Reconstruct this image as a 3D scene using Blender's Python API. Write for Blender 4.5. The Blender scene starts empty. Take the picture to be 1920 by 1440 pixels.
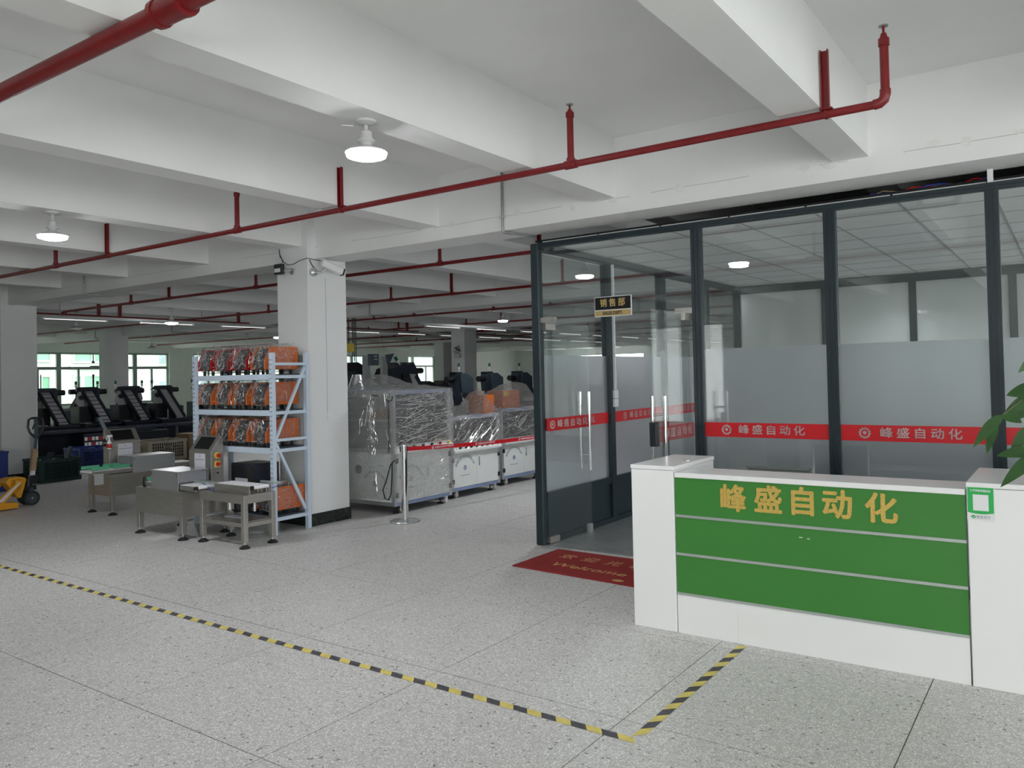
import bpy, math, random
from mathutils import Vector, Matrix, noise
random.seed(7)
S = bpy.context.scene
COL = S.collection
R = math.radians

# ------------------------------------------------------------------ camera, sky, exposure
CAM_H = 1.65
YAW, PITCH, ROLL = -0.61465163, 0.02033333, -0.02117236
FPX, PPX, PPY = 1493.665, 960.0, 671.525
_fw = Vector((math.sin(YAW)*math.cos(PITCH), math.cos(YAW)*math.cos(PITCH), math.sin(PITCH)))
_rt = Vector((math.cos(YAW), -math.sin(YAW), 0)); _up = _rt.cross(_fw)
_r2 = _rt*math.cos(ROLL) + _up*math.sin(ROLL); _u2 = -_rt*math.sin(ROLL) + _up*math.cos(ROLL)
cam = bpy.data.cameras.new('camera'); camo = bpy.data.objects.new('camera', cam); COL.objects.link(camo)
camo.matrix_world = Matrix(((_r2.x, _u2.x, -_fw.x, 0), (_r2.y, _u2.y, -_fw.y, 0), (_r2.z, _u2.z, -_fw.z, CAM_H), (0, 0, 0, 1)))
cam.sensor_width = 36; cam.sensor_fit = 'HORIZONTAL'; cam.lens = FPX/1920*36
cam.shift_y = (PPY-720)/1920; cam.clip_start = 0.05; cam.clip_end = 300
S.camera = camo
W = bpy.data.worlds.new('overcast_sky'); S.world = W; W.use_nodes = True
_bg = W.node_tree.nodes['Background']; _bg.inputs[0].default_value = (0.985, 1.0, 0.985, 1); _bg.inputs[1].default_value = 5.0
S.view_settings.view_transform = 'Standard'; S.view_settings.look = 'None'; S.view_settings.gamma = 1
S.view_settings.use_curve_mapping = False
S.view_settings.exposure = 0.38
try:
    S.cycles.transparent_max_bounces = 32; S.cycles.diffuse_bounces = 6; S.cycles.max_bounces = 14; S.cycles.glossy_bounces = 5
    S.cycles.sample_clamp_indirect = 6
except Exception: pass

def ray(x, y):
    return _r2*((x-PPX)/FPX) - _u2*((y-PPY)/FPX) + _fw
def on_z(x, y, z=0):
    d = ray(x, y); t = (z-CAM_H)/d.z; return Vector((0, 0, CAM_H)) + d*t
def on_x(x, y, X):
    d = ray(x, y); return Vector((0, 0, CAM_H)) + d*(X/d.x)
def on_y(x, y, Y):
    d = ray(x, y); return Vector((0, 0, CAM_H)) + d*(Y/d.y)

def portal(loc, rot, sx, sy):
    l = bpy.data.lights.new('window_portal', 'AREA'); l.shape = 'RECTANGLE'; l.size = sx; l.size_y = sy
    l.cycles.is_portal = True
    o = bpy.data.objects.new('window_portal', l); COL.objects.link(o); o.location = loc; o.rotation_euler = rot
    return o
# hall extents (metres)
XW, XE, YS, YN = -30.1, 7.0, -5.6, 43.4
CEIL, ZMAIN, ZSEC = 3.66, 3.008, 3.146
# daylight openings of the hall: (wall, start, end, sill, head)
SOUTH_WINS = [(0.2, 6.6)]
EAST_WINS = [(-4.6, -0.6), (0.4, 4.6), (6.9, 11.7)]
NORTH_WINS = [(-25.5, -21.0)]
WEST_WINS = [(-4.2, 4.6), (6.9, 11.0), (13.1, 18.45), (19.55, 24.2), (25.6, 29.45), (32.7, 34.95)]
SILL, HEAD = 0.85, 2.80
for a, b in SOUTH_WINS: portal(((a+b)/2, YS-0.1, (0.1+HEAD)/2), (R(90), 0, 0), b-a, HEAD-0.1)
for a, b in NORTH_WINS: portal(((a+b)/2, YN+0.1, (SILL+HEAD)/2), (R(-90), 0, 0), b-a, HEAD-SILL)
for a, b in EAST_WINS: portal((XE+0.1, (a+b)/2, (SILL+HEAD)/2), (0, R(90), 0), HEAD-SILL, b-a)
for a, b in WEST_WINS: portal((XW-0.1, (a+b)/2, (SILL+HEAD)/2), (0, R(-90), 0), HEAD-SILL, b-a)

# ------------------------------------------------------------------ materials
MAT = {}
def mat(name, col, rough=0.5, metal=0.0, var=0.0, vscale=8.0, bump=0.0, bscale=40.0, spec=0.5, stretch=None, emit=None, trans=0.0, coat=0.0):
    if name in MAT: return MAT[name]
    m = bpy.data.materials.new(name); m.use_nodes = True; nt = m.node_tree; n = nt.nodes; L = nt.links
    p = n['Principled BSDF']
    p.inputs['Base Color'].default_value = (*col, 1); p.inputs['Roughness'].default_value = rough
    p.inputs['Metallic'].default_value = metal; p.inputs['Specular IOR Level'].default_value = spec
    if coat: p.inputs['Coat Weight'].default_value = coat; p.inputs['Coat Roughness'].default_value = 0.08
    if trans: p.inputs['Transmission Weight'].default_value = trans
    if emit: p.inputs['Emission Color'].default_value = (*emit[0], 1); p.inputs['Emission Strength'].default_value = emit[1]
    if var or bump:
        g = n.new('ShaderNodeNewGeometry'); vec = g.outputs['Position']
        if stretch:
            mp = n.new('ShaderNodeMapping'); mp.inputs['Scale'].default_value = stretch; L.new(vec, mp.inputs['Vector']); vec = mp.outputs[0]
        if var:
            t = n.new('ShaderNodeTexNoise'); t.inputs['Scale'].default_value = vscale; t.inputs['Detail'].default_value = 6
            L.new(vec, t.inputs['Vector'])
            r = n.new('ShaderNodeValToRGB'); r.color_ramp.elements[0].position = 0.3; r.color_ramp.elements[1].position = 0.7
            r.color_ramp.elements[0].color = (*[max(0, c*(1-var)) for c in col], 1)
            r.color_ramp.elements[1].color = (*[min(1, c*(1+var)) for c in col], 1)
            L.new(t.outputs['Fac'], r.inputs[0]); L.new(r.outputs[0], p.inputs['Base Color'])
        if bump:
            t2 = n.new('ShaderNodeTexNoise'); t2.inputs['Scale'].default_value = bscale; t2.inputs['Detail'].default_value = 4
            L.new(vec, t2.inputs['Vector'])
            b = n.new('ShaderNodeBump'); b.inputs['Strength'].default_value = bump; b.inputs['Distance'].default_value = 0.01
            L.new(t2.outputs['Fac'], b.inputs['Height']); L.new(b.outputs[0], p.inputs['Normal'])
    MAT[name] = m; return m

def terrazzo():
    m = bpy.data.materials.new('terrazzo'); m.use_nodes = True; nt = m.node_tree; n = nt.nodes; L = nt.links; p = n['Principled BSDF']
    g = n.new('ShaderNodeNewGeometry')
    nz = n.new('ShaderNodeTexNoise'); nz.inputs['Scale'].default_value = 45; nz.inputs['Detail'].default_value = 3; L.new(g.outputs['Position'], nz.inputs['Vector'])
    add = n.new('ShaderNodeVectorMath'); add.operation = 'MULTIPLY_ADD'; add.inputs[1].default_value = (0.022,)*3
    L.new(nz.outputs['Color'], add.inputs[0]); L.new(g.outputs['Position'], add.inputs[2])
    v = n.new('ShaderNodeTexVoronoi'); v.inputs['Scale'].default_value = 78; L.new(add.outputs[0], v.inputs['Vector'])
    e = n.new('ShaderNodeTexVoronoi'); e.feature = 'DISTANCE_TO_EDGE'; e.inputs['Scale'].default_value = 78; L.new(add.outputs[0], e.inputs['Vector'])
    sp = n.new('ShaderNodeSeparateColor'); L.new(v.outputs['Color'], sp.inputs[0])
    r = n.new('ShaderNodeValToRGB'); cr = r.color_ramp; cr.interpolation = 'CONSTANT'
    cr.elements[0].position = 0.0; cr.elements[0].color = (0.20, 0.20, 0.195, 1)
    cr.elements[1].position = 0.012; cr.elements[1].color = (0.60, 0.59, 0.575, 1)
    for pos, c in ((0.16, (0.73, 0.72, 0.70)), (0.5, (0.83, 0.82, 0.80)), (0.85, (0.67, 0.66, 0.645))):
        el = cr.elements.new(pos); el.color = (*c, 1)
    L.new(sp.outputs[0], r.inputs[0])
    er = n.new('ShaderNodeMapRange'); er.inputs['From Min'].default_value = 0.03; er.inputs['From Max'].default_value = 0.16
    L.new(e.outputs['Distance'], er.inputs['Value'])
    mx = n.new('ShaderNodeMix'); mx.data_type = 'RGBA'; mx.inputs['A'].default_value = (0.46, 0.45, 0.438, 1)
    L.new(er.outputs[0], mx.inputs['Factor']); L.new(r.outputs[0], mx.inputs['B'])
    big = n.new('ShaderNodeTexNoise'); big.inputs['Scale'].default_value = 0.9; big.inputs['Detail'].default_value = 5; L.new(g.outputs['Position'], big.inputs['Vector'])
    br = n.new('ShaderNodeMapRange'); br.inputs['To Min'].default_value = 0.88; br.inputs['To Max'].default_value = 1.08; L.new(big.outputs['Fac'], br.inputs['Value'])
    mu = n.new('ShaderNodeMix'); mu.data_type = 'RGBA'; mu.blend_type = 'MULTIPLY'; mu.inputs['Factor'].default_value = 1
    L.new(mx.outputs['Result'], mu.inputs['A']); L.new(br.outputs[0], mu.inputs['B'])
    L.new(mu.outputs['Result'], p.inputs['Base Color']); p.inputs['Roughness'].default_value = 0.42; p.inputs['Specular IOR Level'].default_value = 0.35
    return m

def mix_glass(name, tint, refl_rough=0.0, base=0.0, haze=None, fres=1.45, bump=0.0, bscale=10, bstretch=None, gcol=(1, 1, 1), bdist=0.06, blur=None):
    """thin sheet: transparent + fresnel gloss (+ a diffuse haze share)"""
    m = bpy.data.materials.new(name); m.use_nodes = True; nt = m.node_tree; n = nt.nodes; L = nt.links
    n.remove(n['Principled BSDF']); out = n['Material Output']
    tr = n.new('ShaderNodeBsdfTransparent'); tr.inputs[0].default_value = (*tint, 1)
    gl = n.new('ShaderNodeBsdfGlossy'); gl.inputs['Roughness'].default_value = refl_rough; gl.inputs['Color'].default_value = (*gcol, 1)
    body = tr.outputs[0]
    if haze:
        fac, col, transl = haze
        df = n.new('ShaderNodeBsdfDiffuse'); df.inputs[0].default_value = (*col, 1)
        tl = n.new('ShaderNodeBsdfTranslucent'); tl.inputs[0].default_value = (*col, 1)
        h = n.new('ShaderNodeMixShader'); h.inputs[0].default_value = transl; L.new(df.outputs[0], h.inputs[1]); L.new(tl.outputs[0], h.inputs[2])
        h2 = n.new('ShaderNodeMixShader'); h2.inputs[0].default_value = fac; L.new(tr.outputs[0], h2.inputs[1]); L.new(h.outputs[0], h2.inputs[2])
        body = h2.outputs[0]
        if blur:
            rf = n.new('ShaderNodeBsdfRefraction'); rf.inputs['Color'].default_value = (*blur[1], 1); rf.inputs['IOR'].default_value = 1.25; rf.inputs['Roughness'].default_value = 0.55
            h3 = n.new('ShaderNodeMixShader'); h3.inputs[0].default_value = blur[0]; L.new(body, h3.inputs[1]); L.new(rf.outputs[0], h3.inputs[2]); body = h3.outputs[0]
    fr = n.new('ShaderNodeFresnel'); gb = n.new('ShaderNodeNewGeometry'); mr = n.new('ShaderNodeMapRange')   # same gloss on both faces of a thin sheet
    mr.inputs['To Min'].default_value = fres; mr.inputs['To Max'].default_value = 1/fres
    L.new(gb.outputs['Backfacing'], mr.inputs['Value']); L.new(mr.outputs[0], fr.inputs['IOR'])
    fac = fr.outputs[0]
    if bump:
        g = n.new('ShaderNodeNewGeometry'); vec = g.outputs['Position']
        if bstretch:
            mp = n.new('ShaderNodeMapping'); mp.inputs['Scale'].default_value = bstretch[0]; mp.inputs['Rotation'].default_value = bstretch[1]
            L.new(vec, mp.inputs['Vector']); vec = mp.outputs[0]
        t = n.new('ShaderNodeTexNoise'); t.inputs['Scale'].default_value = bscale; t.inputs['Detail'].default_value = 3; t.inputs['Distortion'].default_value = 1.2
        L.new(vec, t.inputs['Vector'])
        b = n.new('ShaderNodeBump'); b.inputs['Strength'].default_value = bump; b.inputs['Distance'].default_value = bdist
        c1_ = n.new('ShaderNodeMath'); c1_.operation = 'SUBTRACT'; c1_.inputs[1].default_value = 0.5; L.new(t.outputs['Fac'], c1_.inputs[0])
        c2_ = n.new('ShaderNodeMath'); c2_.operation = 'ABSOLUTE'; L.new(c1_.outputs[0], c2_.inputs[0])
        L.new(c2_.outputs[0], b.inputs['Height']); L.new(b.outputs[0], gl.inputs['Normal']); L.new(b.outputs[0], fr.inputs['Normal'])
    if base:
        a = n.new('ShaderNodeMath'); a.operation = 'ADD'; a.use_clamp = True; a.inputs[1].default_value = base; L.new(fac, a.inputs[0]); fac = a.outputs[0]
    mx = n.new('ShaderNodeMixShader'); L.new(fac, mx.inputs[0]); L.new(body, mx.inputs[1]); L.new(gl.outputs[0], mx.inputs[2])
    L.new(mx.outputs[0], out.inputs['Surface']); MAT[name] = m; return m

WHITE = mat('white_paint', (0.82, 0.825, 0.82), 0.85, var=0.03, vscale=1.4, bump=0.05, bscale=30)
COLP = mat('column_paint', (0.76, 0.765, 0.775), 0.7, var=0.02, vscale=2.0)
WALLP = mat('wall_paint', (0.70, 0.74, 0.70), 0.8, var=0.03)
PATCH = mat('plaster_patch', (0.78, 0.785, 0.775), 0.9, var=0.05, vscale=20)
CRACK_SHADE = mat('crack_and_shade_line', (0.45, 0.45, 0.44), 0.9, var=0.1)
TERR = terrazzo()
JOINT = mat('floor_joint', (0.16, 0.155, 0.15), 0.8, var=0.2, vscale=3)
PIPE = mat('red_pipe_paint', (0.20, 0.009, 0.012), 0.38, var=0.12, vscale=12)
FRAME = mat('slate_frame', (0.014, 0.028, 0.036), 0.4, var=0.08, vscale=4)
DARKVOID = mat('dark_soffit', (0.012, 0.013, 0.014), 0.9, var=0.2)
GLASS = mix_glass('clear_glass', (0.955, 0.98, 0.975), 0.0, 0.03)
FROST = mix_glass('frosted_film', (0.80, 0.84, 0.85), 0.22, 0.03, haze=(0.97, (0.62, 0.63, 0.68), 0.35), blur=(0.68, (0.86, 0.86, 0.91)))
FROST2 = mix_glass('frosted_film_pale', (0.80, 0.84, 0.85), 0.18, 0.02, haze=(0.93, (0.74, 0.76, 0.75), 0.5))
REDFILM = mat('red_film', (0.62, 0.012, 0.02), 0.35, var=0.06, vscale=3)
FILMLET = mat('grey_cutout', (0.42, 0.36, 0.36), 0.5, var=0.25, vscale=14)
LAM = mat('white_laminate', (0.86, 0.865, 0.865), 0.32, var=0.012, vscale=1.5, coat=0.15)
GREEN = mat('green_panel', (0.045, 0.215, 0.036), 0.38, var=0.04, vscale=2)
SILVER = mat('silver_strip', (0.62, 0.66, 0.65), 0.28, 0.75, var=0.04)
GOLD = mat('gold_glitter', (0.66, 0.45, 0.11), 0.45, 0.35, var=0.55, vscale=420)
TYEL = mat('tape_yellow', (0.72, 0.60, 0.16), 0.6, var=0.14, vscale=18)
TBLK = mat('tape_black', (0.065, 0.063, 0.075), 0.6, var=0.5, vscale=22)
MATRED = mat('mat_red', (0.30, 0.022, 0.020), 0.95, var=0.12, vscale=9, bump=0.6, bscale=260)
MATGOLD = mat('mat_gold', (0.60, 0.33, 0.14), 0.9, var=0.2, vscale=40)
STEEL = mat('brushed_steel', (0.47, 0.45, 0.42), 0.38, 0.9, var=0.10, vscale=6, stretch=(1, 1, 14))
STEELL = mat('bright_steel', (0.68, 0.69, 0.70), 0.32, 0.9, var=0.04, vscale=3)
GALV = mat('galvanised_pipe', (0.34, 0.36, 0.36), 0.4, 0.7, var=0.15, vscale=30)
CHROME = mat('chrome', (0.8, 0.8, 0.8), 0.08, 1.0, var=0.02)
RUB = mat('black_rubber', (0.018, 0.018, 0.02), 0.7, var=0.2)
BLK = mat('black_plastic', (0.012, 0.013, 0.016), 0.4, var=0.1)
NAVY = mat('dark_navy_metal', (0.014, 0.019, 0.032), 0.45, var=0.15)
NAVY2 = mat('slate_blue_metal', (0.04, 0.06, 0.075), 0.4, var=0.1)
PALEM = mat('pale_sheet_metal', (0.42, 0.44, 0.44), 0.45, 0.2, var=0.06)
BELTG = mat('grey_belt', (0.34, 0.33, 0.35), 0.6, var=0.08)
BELTW = mat('white_belt', (0.85, 0.85, 0.88), 0.5, var=0.02)
BELTN = mat('green_belt', (0.10, 0.42, 0.24), 0.5, var=0.05)
RACKM = mat('pale_blue_rack', (0.58, 0.68, 0.80), 0.4, var=0.03)
SLOT = mat('slot_shadow', (0.03, 0.03, 0.05), 0.8, var=0.05)
ORANGE = mat('orange_enamel', (0.62, 0.145, 0.025), 0.42, var=0.05)
REDP = mat('red_enamel', (0.42, 0.015, 0.02), 0.4, var=0.05)
FILM = mix_glass('stretch_film', (0.95, 0.95, 0.95), 0.05, 0.16, haze=(0.07, (0.70, 0.69, 0.67), 0.4), fres=1.5, bump=1.0, bscale=7, bstretch=((1.2, 1.2, 4.5), (0.35, 0.25, 0)), bdist=0.08)
BAG = mix_glass('poly_bag', (0.96, 0.96, 0.96), 0.05, 0.08, haze=(0.015, (0.65, 0.65, 0.65), 0.4), fres=1.5, bump=1.0, bscale=15, bdist=0.06)
FOLD = mix_glass('film_fold', (0.95, 0.95, 0.95), 0.12, 0.25, haze=(0.7, (0.93, 0.93, 0.93), 0.35), fres=1.5)
ALU = mat('aluminium_profile', (0.66, 0.68, 0.70), 0.3, 0.8, var=0.05)
PANEL = mat('pale_panel', (0.82, 0.85, 0.83), 0.4, var=0.02)
LBLUE = mat('light_blue_profile', (0.30, 0.38, 0.60), 0.35, 0.3, var=0.05)
INKB = mat('blue_print', (0.06, 0.08, 0.30), 0.6, var=0.1)
INKG = mat('grey_print', (0.33, 0.36, 0.40), 0.6, var=0.1)
PAPER = mat('paper_label', (0.62, 0.62, 0.68), 0.7, var=0.02)
YEL = mat('safety_yellow', (0.72, 0.33, 0.018), 0.42, var=0.08, vscale=5)
KNOBR = mat('red_button', (0.55, 0.02, 0.02), 0.35, var=0.05)
KNOBY = mat('yellow_label', (0.75, 0.55, 0.06), 0.5, var=0.05)
CARD = mat('cardboard', (0.32, 0.22, 0.13), 0.85, var=0.1)
CRBLUE = mat('blue_crate', (0.012, 0.035, 0.19), 0.45, var=0.1)
CRGREEN = mat('dark_green_crate', (0.010, 0.040, 0.034), 0.5, var=0.1)
CRBEI = mat('beige_crate', (0.42, 0.38, 0.29), 0.6, var=0.08)
LEAF = mat('leaf_green', (0.035, 0.105, 0.025), 0.35, var=0.35, vscale=7, coat=0.1)
BARK = mat('plant_stem', (0.10, 0.12, 0.05), 0.7, var=0.3, vscale=20)
CERAM = mat('ceramic_pot', (0.7, 0.7, 0.68), 0.25, var=0.04)
SOIL = mat('soil', (0.05, 0.035, 0.025), 0.95, var=0.4, vscale=60, bump=0.8)
PLANK = mat('grey_plank', (0.22, 0.235, 0.235), 0.4, var=0.28, vscale=3, stretch=(1, 14, 1))
CTILE = mat('ceiling_tile', (0.82, 0.83, 0.82), 0.85, var=0.03)
TBAR = mat('ceiling_tbar', (0.40, 0.42, 0.41), 0.6, var=0.03)
MARBLE = mat('black_marble', (0.012, 0.017, 0.014), 0.18, var=0.9, vscale=16)
LAMPW = mat('lamp_housing', (0.62, 0.62, 0.63), 0.4, var=0.03)
GLOW = mat('lamp_glow', (1, 1, 1), 0.4, emit=((0.95, 0.97, 1.0), 60), var=0.01)
GLOWP = mat('added_panel_glow', (1, 1, 1), 0.4, emit=((0.97, 0.98, 1.0), 12), var=0.01)
GLOWT = mat('tube_glow', (1, 1, 1), 0.4, emit=((1.0, 1.0, 0.97), 0.55), var=0.01)
WFRAME = mat('window_frame', (0.34, 0.40, 0.37), 0.4, 0.3, var=0.05)
WGLASS = mix_glass('window_glass', (0.93, 0.99, 0.96), 0.0, 0.0)
BWALL = mat('outdoor_render', (0.36, 0.37, 0.35), 0.8, var=0.05, vscale=0.5)
BGLASS = mat('outdoor_green_glass', (0.16, 0.34, 0.22), 0.2, var=0.25, vscale=0.8)
BGLASS2 = mat('outdoor_blue_glass', (0.20, 0.26, 0.28), 0.2, var=0.25, vscale=0.8)
GROUND = mat('outdoor_ground', (0.35, 0.36, 0.34), 0.9, var=0.2, vscale=0.6)
GRNLED = mat('green_lens', (0.01, 0.13, 0.06), 0.25, var=0.05)
WLENS = mat('white_lens', (0.7, 0.72, 0.72), 0.3, var=0.02)
MESHG = mat('chair_mesh', (0.17, 0.19, 0.18), 0.7, var=0.1, vscale=60)
BLUEH = mat('blue_hose', (0.02, 0.06, 0.42), 0.4, var=0.05)
WPLAST = mat('white_plastic', (0.78, 0.79, 0.80), 0.35, var=0.02)
SIGNBLK = mat('sign_black', (0.012, 0.012, 0.013), 0.25, var=0.05)
SIGNGOLD = mat('sign_gold', (0.55, 0.40, 0.17), 0.35, 0.3, var=0.05)
PAYG = mat('sticker_green', (0.02, 0.42, 0.09), 0.4, var=0.02)
INK = mat('black_print', (0.02, 0.02, 0.02), 0.6, var=0.05)
ACRYL = mix_glass('acrylic', (0.85, 0.93, 0.90), 0.05, 0.08, haze=(0.25, (0.7, 0.75, 0.72), 0.5))
CURT = mix_glass('strip_curtain', (0.75, 0.76, 0.80), 0.15, 0.05, haze=(0.55, (0.50, 0.50, 0.55), 0.4), bump=0.6, bscale=60)
GAUZE = mix_glass('window_tint', (0.35, 0.37, 0.40), 0.08, 0.05)

# ------------------------------------------------------------------ mesh helpers
def chain(o):
    m = Matrix.Identity(4)
    while o is not None: m = o.matrix_basis @ m; o = o.parent
    return m
class MB:
    def __init__(s): s.v = []; s.f = []; s.mi = []; s.cur = 0
    def add(s, vs, fs):
        k = len(s.v); s.v += [Vector(v) for v in vs]; s.f += [tuple(i+k for i in f) for f in fs]; s.mi += [s.cur]*len(fs); return s
    def slot(s, i): s.cur = i; return s
    def b(s, x0, x1, y0, y1, z0, z1):
        vs = [(x, y, z) for z in (z0, z1) for y in (y0, y1) for x in (x0, x1)]
        return s.add(vs, [(0, 2, 3, 1), (4, 5, 7, 6), (0, 1, 5, 4), (2, 6, 7, 3), (0, 4, 6, 2), (1, 3, 7, 5)])
    def bar(s, p, q, w, h, up=(0, 0, 1)):
        p = Vector(p); q = Vector(q); d = (q-p).normalized(); u = Vector(up)
        if abs(d.dot(u)) > 0.98: u = Vector((1, 0, 0))
        a = d.cross(u).normalized(); c = a.cross(d).normalized()
        vs = [r + a*(i*w/2) + c*(j*h/2) for r in (p, q) for j in (-1, 1) for i in (-1, 1)]
        return s.add(vs, [(0, 1, 3, 2), (4, 6, 7, 5), (0, 4, 5, 1), (2, 3, 7, 6), (0, 2, 6, 4), (1, 5, 7, 3)])
    def cyl(s, p, q, r, r2=None, n=12):
        p = Vector(p); q = Vector(q); r2 = r if r2 is None else r2; d = (q-p).normalized()
        u = Vector((0, 0, 1)) if abs(d.z) < 0.9 else Vector((1, 0, 0)); a = d.cross(u).normalized(); c = d.cross(a)
        vs = [p + (a*math.cos(2*math.pi*i/n) + c*math.sin(2*math.pi*i/n))*r for i in range(n)] + [q + (a*math.cos(2*math.pi*i/n) + c*math.sin(2*math.pi*i/n))*r2 for i in range(n)]
        return s.add(vs, [(i, (i+1) % n, n+(i+1) % n, n+i) for i in range(n)] + [tuple(range(n-1, -1, -1)), tuple(range(n, 2*n))])
    def tube(s, pts, r, n=8):
        pts = [Vector(p) for p in pts]; rings = []; prev = None
        for i, p in enumerate(pts):
            d = (pts[min(i+1, len(pts)-1)] - pts[max(i-1, 0)]).normalized()
            if prev is None:
                u = Vector((0, 0, 1)) if abs(d.z) < 0.9 else Vector((1, 0, 0)); a = d.cross(u).normalized()
            else: a = (prev - d*prev.dot(d)).normalized()
            prev = a; c = d.cross(a); rings.append([p + (a*math.cos(2*math.pi*k/n) + c*math.sin(2*math.pi*k/n))*r for k in range(n)])
        vs = [v for rg in rings for v in rg]; m = len(pts)
        fs = [(i*n+k, i*n+(k+1) % n, (i+1)*n+(k+1) % n, (i+1)*n+k) for i in range(m-1) for k in range(n)]
        return s.add(vs, fs + [tuple(range(n-1, -1, -1)), tuple(range((m-1)*n, m*n))])
    def lathe(s, c, prof, n=20):
        cx, cy, cz = c; vs = []; m = len(prof)
        for r, z in prof:
            for k in range(n): vs.append((cx + r*math.cos(2*math.pi*k/n), cy + r*math.sin(2*math.pi*k/n), cz+z))
        fs = [(i*n+k, i*n+(k+1) % n, (i+1)*n+(k+1) % n, (i+1)*n+k) for i in range(m-1) for k in range(n)]
        return s.add(vs, fs + [tuple(range(n-1, -1, -1)), tuple(range((m-1)*n, m*n))])
    def prism(s, poly, a0, a1, axis='x'):
        """poly: 2D outline in the two other axes (order y,z / x,z / x,y)"""
        def P(u, v, t): return (t, u, v) if axis == 'x' else ((u, t, v) if axis == 'y' else (u, v, t))
        n = len(poly); vs = [P(u, v, a0) for u, v in poly] + [P(u, v, a1) for u, v in poly]
        return s.add(vs, [tuple(range(n)), tuple(range(2*n-1, n-1, -1))] + [(i, n+i, n+(i+1) % n, (i+1) % n) for i in range(n)])
    def poly(s, pts): return s.add(pts, [tuple(range(len(pts)))])
    def build(s, name, m, parent=None, smooth=False, bevel=0.0, shift=True):
        me = bpy.data.meshes.new(name)
        vs = s.v; org = Vector((0, 0, 0))
        if parent is None and shift:
            xs = [v.x for v in vs]; ys = [v.y for v in vs]; zs = [v.z for v in vs]
            org = Vector(((min(xs)+max(xs))/2, (min(ys)+max(ys))/2, min(zs)))
            vs = [v-org for v in vs]
        elif parent is not None:
            inv = chain(parent).inverted(); vs = [inv @ v for v in vs]
        me.from_pydata([tuple(v) for v in vs], [], s.f); me.update()
        ms = m if isinstance(m, (list, tuple)) else [m]
        for x in ms: me.materials.append(x)
        if len(ms) > 1:
            me.polygons.foreach_set('material_index', s.mi)
        import bmesh
        bm = bmesh.new(); bm.from_mesh(me); bmesh.ops.recalc_face_normals(bm, faces=bm.faces); bm.to_mesh(me); bm.free()
        if smooth:
            me.polygons.foreach_set('use_smooth', [True]*len(me.polygons)); me.set_sharp_from_angle(angle=0.7)
        o = bpy.data.objects.new(name, me); COL.objects.link(o); o.location = org
        if parent is not None: o.parent = parent
        if bevel:
            md = o.modifiers.new('bevel', 'BEVEL'); md.width = bevel; md.segments = 2; md.limit_method = 'ANGLE'
        return o
def tag(o, label=None, cat=None, group=None, kind=None):
    if label: o['label'] = label
    if cat: o['category'] = cat
    if group: o['group'] = group
    if kind: o['kind'] = kind
    return o
def thing(name, label, cat, loc=(0, 0, 0), rz=0.0, group=None, kind=None):
    o = bpy.data.objects.new(name, None); COL.objects.link(o); o.location = loc; o.rotation_euler = (0, 0, rz); o.empty_display_size = 0.1
    return tag(o, label, cat, group, kind)
def copy_tree(o, parent=None):
    c = o.copy(); COL.objects.link(c); c.parent = parent
    for ch in list(o.children): copy_tree(ch, c)
    return c
def dup(o, loc, rz=0.0, label=None, group=None):
    c = copy_tree(o); c.location = loc; c.rotation_euler = (0, 0, rz)
    if label: c['label'] = label
    if group: c['group'] = group
    return c
_txt = {}
def text_mesh(body, size, extrude, offset, align):
    k = (body, size, extrude, offset, align)
    if k not in _txt:
        cu = bpy.data.curves.new('lettering', 'FONT'); cu.body = body; cu.size = size; cu.extrude = extrude; cu.offset = offset
        cu.align_x = align; cu.align_y = 'CENTER'; cu.resolution_u = 3
        o = bpy.data.objects.new('lettering', cu); COL.objects.link(o)
        dg = bpy.context.evaluated_depsgraph_get(); dg.update()
        me = bpy.data.meshes.new_from_object(o.evaluated_get(dg)); bpy.data.objects.remove(o); _txt[k] = me
    return _txt[k]
def lettering(name, body, size, m, parent, pos, xdir, updir, extrude=0.001, offset=0.0, align='CENTER', squeeze=1.0, bold=0.0):
    """flat text at world pos, reading along xdir"""
    src = text_mesh(body, size, extrude, offset, align)
    if bold:
        vs = []; fs = []
        for k in range(9):
            dx, dy = (0, 0) if k == 8 else (bold*math.cos(k*math.pi/4), bold*math.sin(k*math.pi/4)); q = len(vs)
            vs += [(v.co.x+dx, v.co.y+dy, v.co.z+(0.00002*k)) for v in src.vertices]; fs += [tuple(i+q for i in p.vertices) for p in src.polygons]
        me = bpy.data.meshes.new(name); me.from_pydata(vs, [], fs); me.update()
    else: me = src.copy()
    me.materials.clear(); me.materials.append(m)
    x = Vector(xdir).normalized(); u = Vector(updir).normalized(); z = x.cross(u)
    M = Matrix(((x.x*squeeze, u.x, z.x, pos[0]), (x.y*squeeze, u.y, z.y, pos[1]), (x.z*squeeze, u.z, z.z, pos[2]), (0, 0, 0, 1)))
    inv = chain(parent).inverted() if parent is not None else Matrix.Identity(4)
    me.transform(inv @ M); me.name = name
    o = bpy.data.objects.new(name, me); COL.objects.link(o); o.parent = parent
    return o
def gear(mb, c, x, u, r, depth=0.001):
    """cog ring logo"""
    c = Vector(c); x = Vector(x); u = Vector(u); n = 24; z = x.cross(u)*depth
    ro = [r*(1.0 if k % 2 else 0.84) for k in range(n)]
    def P(rad, a): return c + z + x*(rad*math.cos(a)) + u*(rad*math.sin(a))
    for k in range(n):
        a0 = 2*math.pi*k/n; a1 = 2*math.pi*(k+1)/n
        mb.poly([P(ro[k], a0), P(ro[k], a1), P(r*0.62, a1), P(r*0.62, a0)])
    mb.poly([P(r*0.4, 0.5), P(r*0.4, 1.6), P(r*0.4, 2.7), P(r*0.3, 4.2), P(r*0.3, 5.2)])
    return mb

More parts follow.
